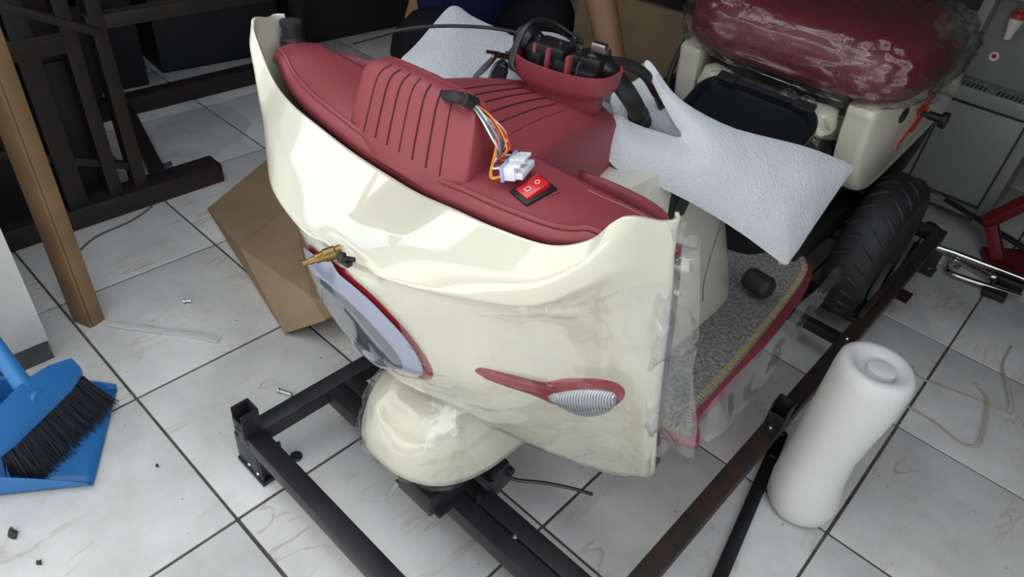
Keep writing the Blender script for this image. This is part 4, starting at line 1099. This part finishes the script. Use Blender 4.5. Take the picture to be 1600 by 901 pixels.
for i, (x_, y_, z_, a_2, b_2, c_2) in enumerate(bx):
    t_ = thing('storage_crate', ['black crate deep behind the rack, beside the middle posts', 'low black crate behind the rack nearest its far end', 'squat dark crate standing inside the rack near the brown post', 'tall black cabinet in the far left corner behind the rack', 'large black crate beyond the far end of the rack'][i], 'crate', (x_, y_, 0), 'dark crates behind the rack')
    child(MB().box((x_, y_, z_), (a_2, b_2, c_2), Matrix.Rotation(R(random.uniform(-6, 6)), 3, 'Z'), .006).build('body', mat('crate_black', (.014, .014, .016), .6)), t_)
    child(MB().box((x_, y_, z_ + c_2 / 2 + .012), (a_2 * 1.04, b_2 * 1.04, .022), None, .005).build('lid', mat('crate_black', (.014, .014, .016), .6)), t_)
film2 = sheet('floor_film', [(205, 250), (240, 200), (300, 170), (360, 165), (392, 190), (380, 215), (345, 235), (322, 262), (300, 275), (250, 285), (215, 285)], lambda p, q: az(p, q, .012), film_mat('dusty_film', (1, 1, 1), .05, .25, .5, 10, haze=.10), step=10, thick=0, smoothn=2, noise_amp=.012, noise_scale=12)
tag(rebase(film2), 'dusty clear plastic sheet crumpled on the floor between rack rails', 'plastic film')

# ================================================================== BACKGROUND RIGHT: carton, dispenser, jack, chrome stand
cb_ = thing('brown_carton', 'large brown cardboard carton standing behind the seat and the arm', 'carton', (-1.65, 2.85, 0))
child(MB().box((-1.62, 2.85, .185), (.60, .50, .37), bev=.004).build('body', CARD), cb_)
child(MB().bar((-1.95, 2.60, .375), (-1.30, 2.60, .395), .05, .03).build('top_rail', STEEL), cb_)
DG = mat('dispenser_white', (.22, .225, .225), .4, var=.06, vscale=5); DGd = mat('dispenser_gap', (.03, .03, .032), .8)
ds = thing('water_dispenser', 'grey white floor standing water dispenser with a red tap', 'dispenser', (-.27, 2.76, 0))
X0, X1, Y0, Y1 = -.425, -.115, 2.60, 2.92
def dbox(x0, x1, y0, y1, z0, z1, nm, m=DG, bev=.006, holder=None): return child(MB().box(((x0 + x1) / 2, (y0 + y1) / 2, (z0 + z1) / 2), (x1 - x0, y1 - y0, z1 - z0), None, bev).build(nm, m), ds, holder)
dbox(X0, X1, Y0 + .012, Y1, .03, .43, 'body'); dbox(X0, X0 + .035, Y0 - .004, Y0 + .05, 0, .43, 'side_rail'); dbox(X1 - .035, X1, Y0 - .004, Y0 + .05, 0, .43, 'side_rail')
dr = dbox(X0 + .040, X1 - .040, Y0 + .000, Y0 + .02, .075, .375, 'door'); dbox(X0 + .035, X1 - .035, Y0 + .004, Y0 + .02, .068, .383, 'door_gap', DGd, .001)
dbox(X1 - .065, X1 - .055, Y0 - .004, Y0 + .004, .11, .19, 'door_pull', DG, .001, dr)
dbox(X0 + .036, X1 - .036, Y0 - .002, Y0 + .02, .03, .062, 'kick_plate')
dbox(X0, X1, Y0 - .02, Y0 + .06, .385, .432, 'drip_shelf', DG, .010)
for i in range(22):
    x_ = X0 + .02 + i * (X1 - X0 - .04) / 21
    if 8 < i < 11: continue
    dbox(x_ - .003, x_ + .003, Y0 - .016, Y0 + .03, .4315, .4335, 'drip_slot', DGd, .0004)
dbox(X0, X1, Y0 + .09, Y1, .43, 1.0, 'tower'); dbox(X0, X0 + .035, Y0 + .01, Y0 + .12, .43, 1.0, 'tower_side', DG, .012); dbox(X1 - .035, X1, Y0 + .01, Y0 + .12, .43, 1.0, 'tower_side', DG, .012); dbox(X0, X1, Y0 + .01, Y0 + .12, .69, 1.0, 'tower_head', DG, .012)
tp = child(MB().lathe([(.0005, 0), (.011, 0), (.013, .02), (.020, .05), (.020, .06), (.012, .065), (.0005, .066)], (-.322, Y0 + .055, .575), (0, 0, 1), 18).tube([(-.322, Y0 + .10, .622), (-.322, Y0 + .055, .622)], .012, 12).build('tap', mat('tap_white', (.62, .60, .56), .4)), ds)
child(MB().lathe([(.0005, 0), (.0205, 0), (.0205, .014), (.008, .016), (.008, .026), (.0005, .027)], (-.322, Y0 + .055, .638), (0, 0, 1), 18).build('tap_lever', mat('tap_red', (.38, .03, .03), .4)), ds, tp)
stk = child(MB().lathe([(.0005, 0), (.014, 0), (.014, .001), (.0005, .0011)], (-.335, Y0 + .0895, .51), (0, -1, 0), 20).build('sticker', WHITE), ds)
child(MB().lathe([(.0005, 0), (.007, 0), (.007, .0008), (.0005, .0009)], (-.335, Y0 + .0885, .511), (0, -1, 0), 14).build('sticker_mark', SWRED), ds, stk)
JR = mat('jack_red', (.20, .012, .016), .45, var=.3, vscale=20)
jk = thing('floor_jack', 'red painted steel floor jack at the right edge by the dispenser', 'jack', (.05, 2.40, 0))
JB = [az(1532, 388, .012), az(1590, 392, .012), az(1640, 400, .012), az(1640, 440, .012), az(1590, 430, .012), az(1545, 418, .012)]
v, f = prism([(p.x, p.y) for p in JB], .0, .02); child(mesh('base_plate', v, f, JR, smooth=False), jk)
ja = az(1560, 405, .02); jt = ay(1549, 352, ja.y + .02)
child(MB().bar(ja, jt, .035, .03, up=(0, 1, 0)).build('lift_arm', JR), jk)
child(MB().bar(jt + Vector((-.02, 0, .0)), ay(1625, 305, ja.y + .10), .035, .035).build('lift_arm', JR), jk)
child(MB().tube([jt + Vector((-.16, .10, -.02)), jt + Vector((.3, -.02, -.055))], .009, 10).build('handle', BLACK), jk)
ch = thing('chrome_stand', 'chrome tubular stand lying on the tiles in front of the red jack', 'stand', tuple(az(1520, 430, 0)))
def cz(p, q, z=.02): return az(p, q, z)
child(MB().tube([cz(1440, 378, .03), cz(1490, 394, .03), cz(1610, 440, .03)], .010, 12).build('tube', CHROME), ch)
child(MB().tube([cz(1493, 405), cz(1530, 424), cz(1560, 440)], .007, 10).build('tube', CHROME), ch)
child(MB().tube(smoothpath([cz(1486, 402), cz(1481, 418), cz(1490, 428), cz(1540, 445), cz(1595, 462)], 6), .008, 10).build('tube', CHROME), ch)
child(MB().lathe([(.0005, 0), (.018, 0), (.02, .03), (.015, .05), (.0005, .052)], cz(1466, 365, .035), (-.9, .3, .1), 16).build('rubber_foot', BLACK_SOFT), ch)
child(MB().bar(cz(1535, 450, .012), cz(1572, 465, .012), .045, .02, bev=.004).build('pedal_block', BLACK_SOFT), ch)
child(MB().bar(cz(1558, 434, .03), cz(1600, 450, .03), .028, .03, bev=.004).build('clamp', BLACK), ch)
child(MB().lathe([(.0005, 0), (.012, 0), (.014, .012), (.0005, .014)], cz(1548, 432, .03), (1, .2, .2), 12).build('clamp_nut', CHROME), ch)
child(MB().lathe([(.0005, 0), (.008, 0), (.010, .010), (.0005, .012)], cz(1494, 418, .02), (0, 0, 1), 12).build('bolt', CHROME), ch)

# ================================================================== PERSON crouching behind, only legs, shirt and one arm in view
def skin_body(name, verts, edges, m, parent=None, root=0, sub=2):
    me = bpy.data.meshes.new(name); me.from_pydata([v_[:3] for v_ in verts], edges, []); me.update()
    o = link(name, me, m, parent, smooth=False)
    md_ = o.modifiers.new('skin', 'SKIN'); md_.use_smooth_shade = True
    for i, v_ in enumerate(verts):
        sv = me.skin_vertices[0].data[i]; r_ = v_[3]; sv.radius = r_ if isinstance(r_, tuple) else (r_, r_); sv.use_root = (i == root)
    s_ = o.modifiers.new('sub', 'SUBSURF'); s_.levels = sub; s_.render_levels = sub
    return o
SKIN = mat('skin', (.23, .125, .075), .5, spec=.35)
person = thing('person', 'person in navy shirt and black trousers crouching behind the handlebar', 'person', (-1.42, 1.34, 0))
PX, PY = -1.42, 1.34
bv = [(-1.50, 1.42, .44, .12),      # 0 pelvis
      (-1.46, 1.43, .60, .115), (-1.38, 1.42, .78, .125), (-1.30, 1.40, .94, .12),   # spine
      (-1.22, 1.38, 1.06, .05), (-1.17, 1.37, 1.14, .085), (-1.12, 1.37, 1.22, .08),   # neck, head
      (-1.32, 1.22, .98, .055), (-1.58, 1.20, .82, .045), (-1.66, 1.30, .64, .034), (-1.66, 1.33, .61, .03),   # right arm
      (-1.24, 1.55, .98, .055), (-1.10, 1.535, .735, .046), (-1.00, 1.53, .55, .038), (-.98, 1.53, .51, .032),  # left arm
      (-1.46, 1.32, .42, .09), (-1.22, 1.13, .62, .058), (-1.28, 1.12, .34, .052), (-1.33, 1.12, .07, .048), (-1.20, 1.11, .04, .038),  # right leg
      (-1.46, 1.50, .42, .095), (-1.18, 1.52, .62, .060), (-1.25, 1.51, .34, .052), (-1.30, 1.50, .07, .048), (-1.17, 1.51, .04, .038)]
be = [(0, 1), (1, 2), (2, 3), (3, 4), (4, 5), (5, 6), (3, 7), (7, 8), (8, 9), (9, 10), (3, 11), (11, 12), (12, 13), (13, 14), (0, 15), (15, 16), (16, 17), (17, 18), (18, 19), (0, 20), (20, 21), (21, 22), (22, 23), (23, 24)]
def hand(bvv, bee, wrist, d, s_):
    d = Vector(d).normalized(); sd = d.cross(Vector((0, 0, 1))).normalized(); w0 = Vector(bvv[wrist][:3])
    i0 = len(bvv); pm_ = w0 + d * .05; bvv.append((*pm_, .026)); bee.append((wrist, i0))
    for j, L in enumerate((.060, .070, .066, .052)):
        a = pm_ + sd * (.030 - .020 * j) + d * .030; b = a + d * L * .5 + Vector((0, 0, -.012)); c = b + d * L * .4 + Vector((0, 0, -.028))
        k = len(bvv); bvv += [(*a, .010), (*b, .009), (*c, .0075)]; bee += [(i0, k), (k, k + 1), (k + 1, k + 2)]
    a = w0 + d * .03 + sd * (.036 * s_); b = a + d * .035 + sd * (.012 * s_) + Vector((0, 0, -.012)); c = b + d * .022 + Vector((0, 0, -.012))
    k = len(bvv); bvv += [(*a, .012), (*b, .010), (*c, .008)]; bee += [(wrist, k), (k, k + 1), (k + 1, k + 2)]
hand(bv, be, 10, (.1, .8, -.5), 1); hand(bv, be, 14, (.6, .1, -.55), -1)
body = skin_body('body', bv, be, SKIN); child(body, person)
NAVY = mat('navy_cloth', (.012, .016, .055), .85, spec=.1, bump=.3, bscale=40); BLK = mat('black_cloth', (.008, .008, .010), .85, spec=.1)
sv_ = [(-1.47, 1.42, .46, .15), (-1.43, 1.43, .62, .145), (-1.37, 1.42, .78, .165), (-1.30, 1.40, .93, .165), (-1.32, 1.23, .985, .090), (-1.46, 1.21, .90, .076), (-1.24, 1.55, .985, .090), (-1.16, 1.545, .845, .078), (-1.125, 1.537, .775, .064)]
sh_o = skin_body('shirt', sv_, [(0, 1), (1, 2), (2, 3), (3, 4), (4, 5), (3, 6), (6, 7), (7, 8)], NAVY); child(sh_o, person)
tv = [(-1.50, 1.42, .42, .165)] + [(x_, y_, z_, r_ + .028) for x_, y_, z_, r_ in bv[15:18]] + [(*bv[18][:3], .062)] + [(x_, y_, z_, r_ + .028) for x_, y_, z_, r_ in bv[20:23]] + [(*bv[23][:3], .062)] + [(-1.49, 1.42, .54, .14)]
tr_o = skin_body('trousers', tv, [(0, 1), (1, 2), (2, 3), (3, 4), (0, 5), (5, 6), (6, 7), (7, 8), (0, 9)], BLK); child(tr_o, person)
for y_, x_ in ((1.115, -1.24), (1.505, -1.21)):
    child(MB().loft([[(x_ + .125 * sup(2 * PI * j / 24, .7)[0], y_ + .046 * sup(2 * PI * j / 24, .7)[1] * (1 - .1 * math.cos(2 * PI * j / 24)), z_) for j in range(24)] for z_ in (.0, .02, .028)]).build('sandal', BLACK_SOFT), person)
hr = MB(); rgs = []
hc = Vector((-1.135, 1.37, 1.20))
for t_ in np.linspace(-.2, 1, 10):
    a = t_ * PI / 2; rgs.append([hc + Vector((-.015 + .094 * math.cos(a) * math.cos(b), .084 * math.cos(a) * math.sin(b), .025 + .105 * math.sin(a))) for b in np.linspace(0, 2 * PI, 25)[:-1]])
child(hr.loft(rgs).build('hair', BLK), person)
for y_ in (-.03, .03): child(MB().lathe([(.0004, 0), (.010, 0), (.007, .006), (.0004, .008)], hc + Vector((.072, y_, -.02)), (1, 0, -.2), 12).build('eye', BLACK), person)
child(MB().lathe([(.0004, 0), (.014, 0), (.012, .012), (.004, .026), (.0004, .027)], hc + Vector((.070, 0, -.05)), (1, 0, -.25), 12).build('nose', SKIN), person)
child(MB().box(hc + Vector((.072, 0, -.085)), (.012, .045, .010), None, .004).build('mouth', mat('lips', (.18, .07, .055), .5)), person)
for y_ in (-.085, .085): child(MB().box(hc + Vector((-.005, y_, -.03)), (.030, .014, .055), None, .006).build('ear', SKIN), person)
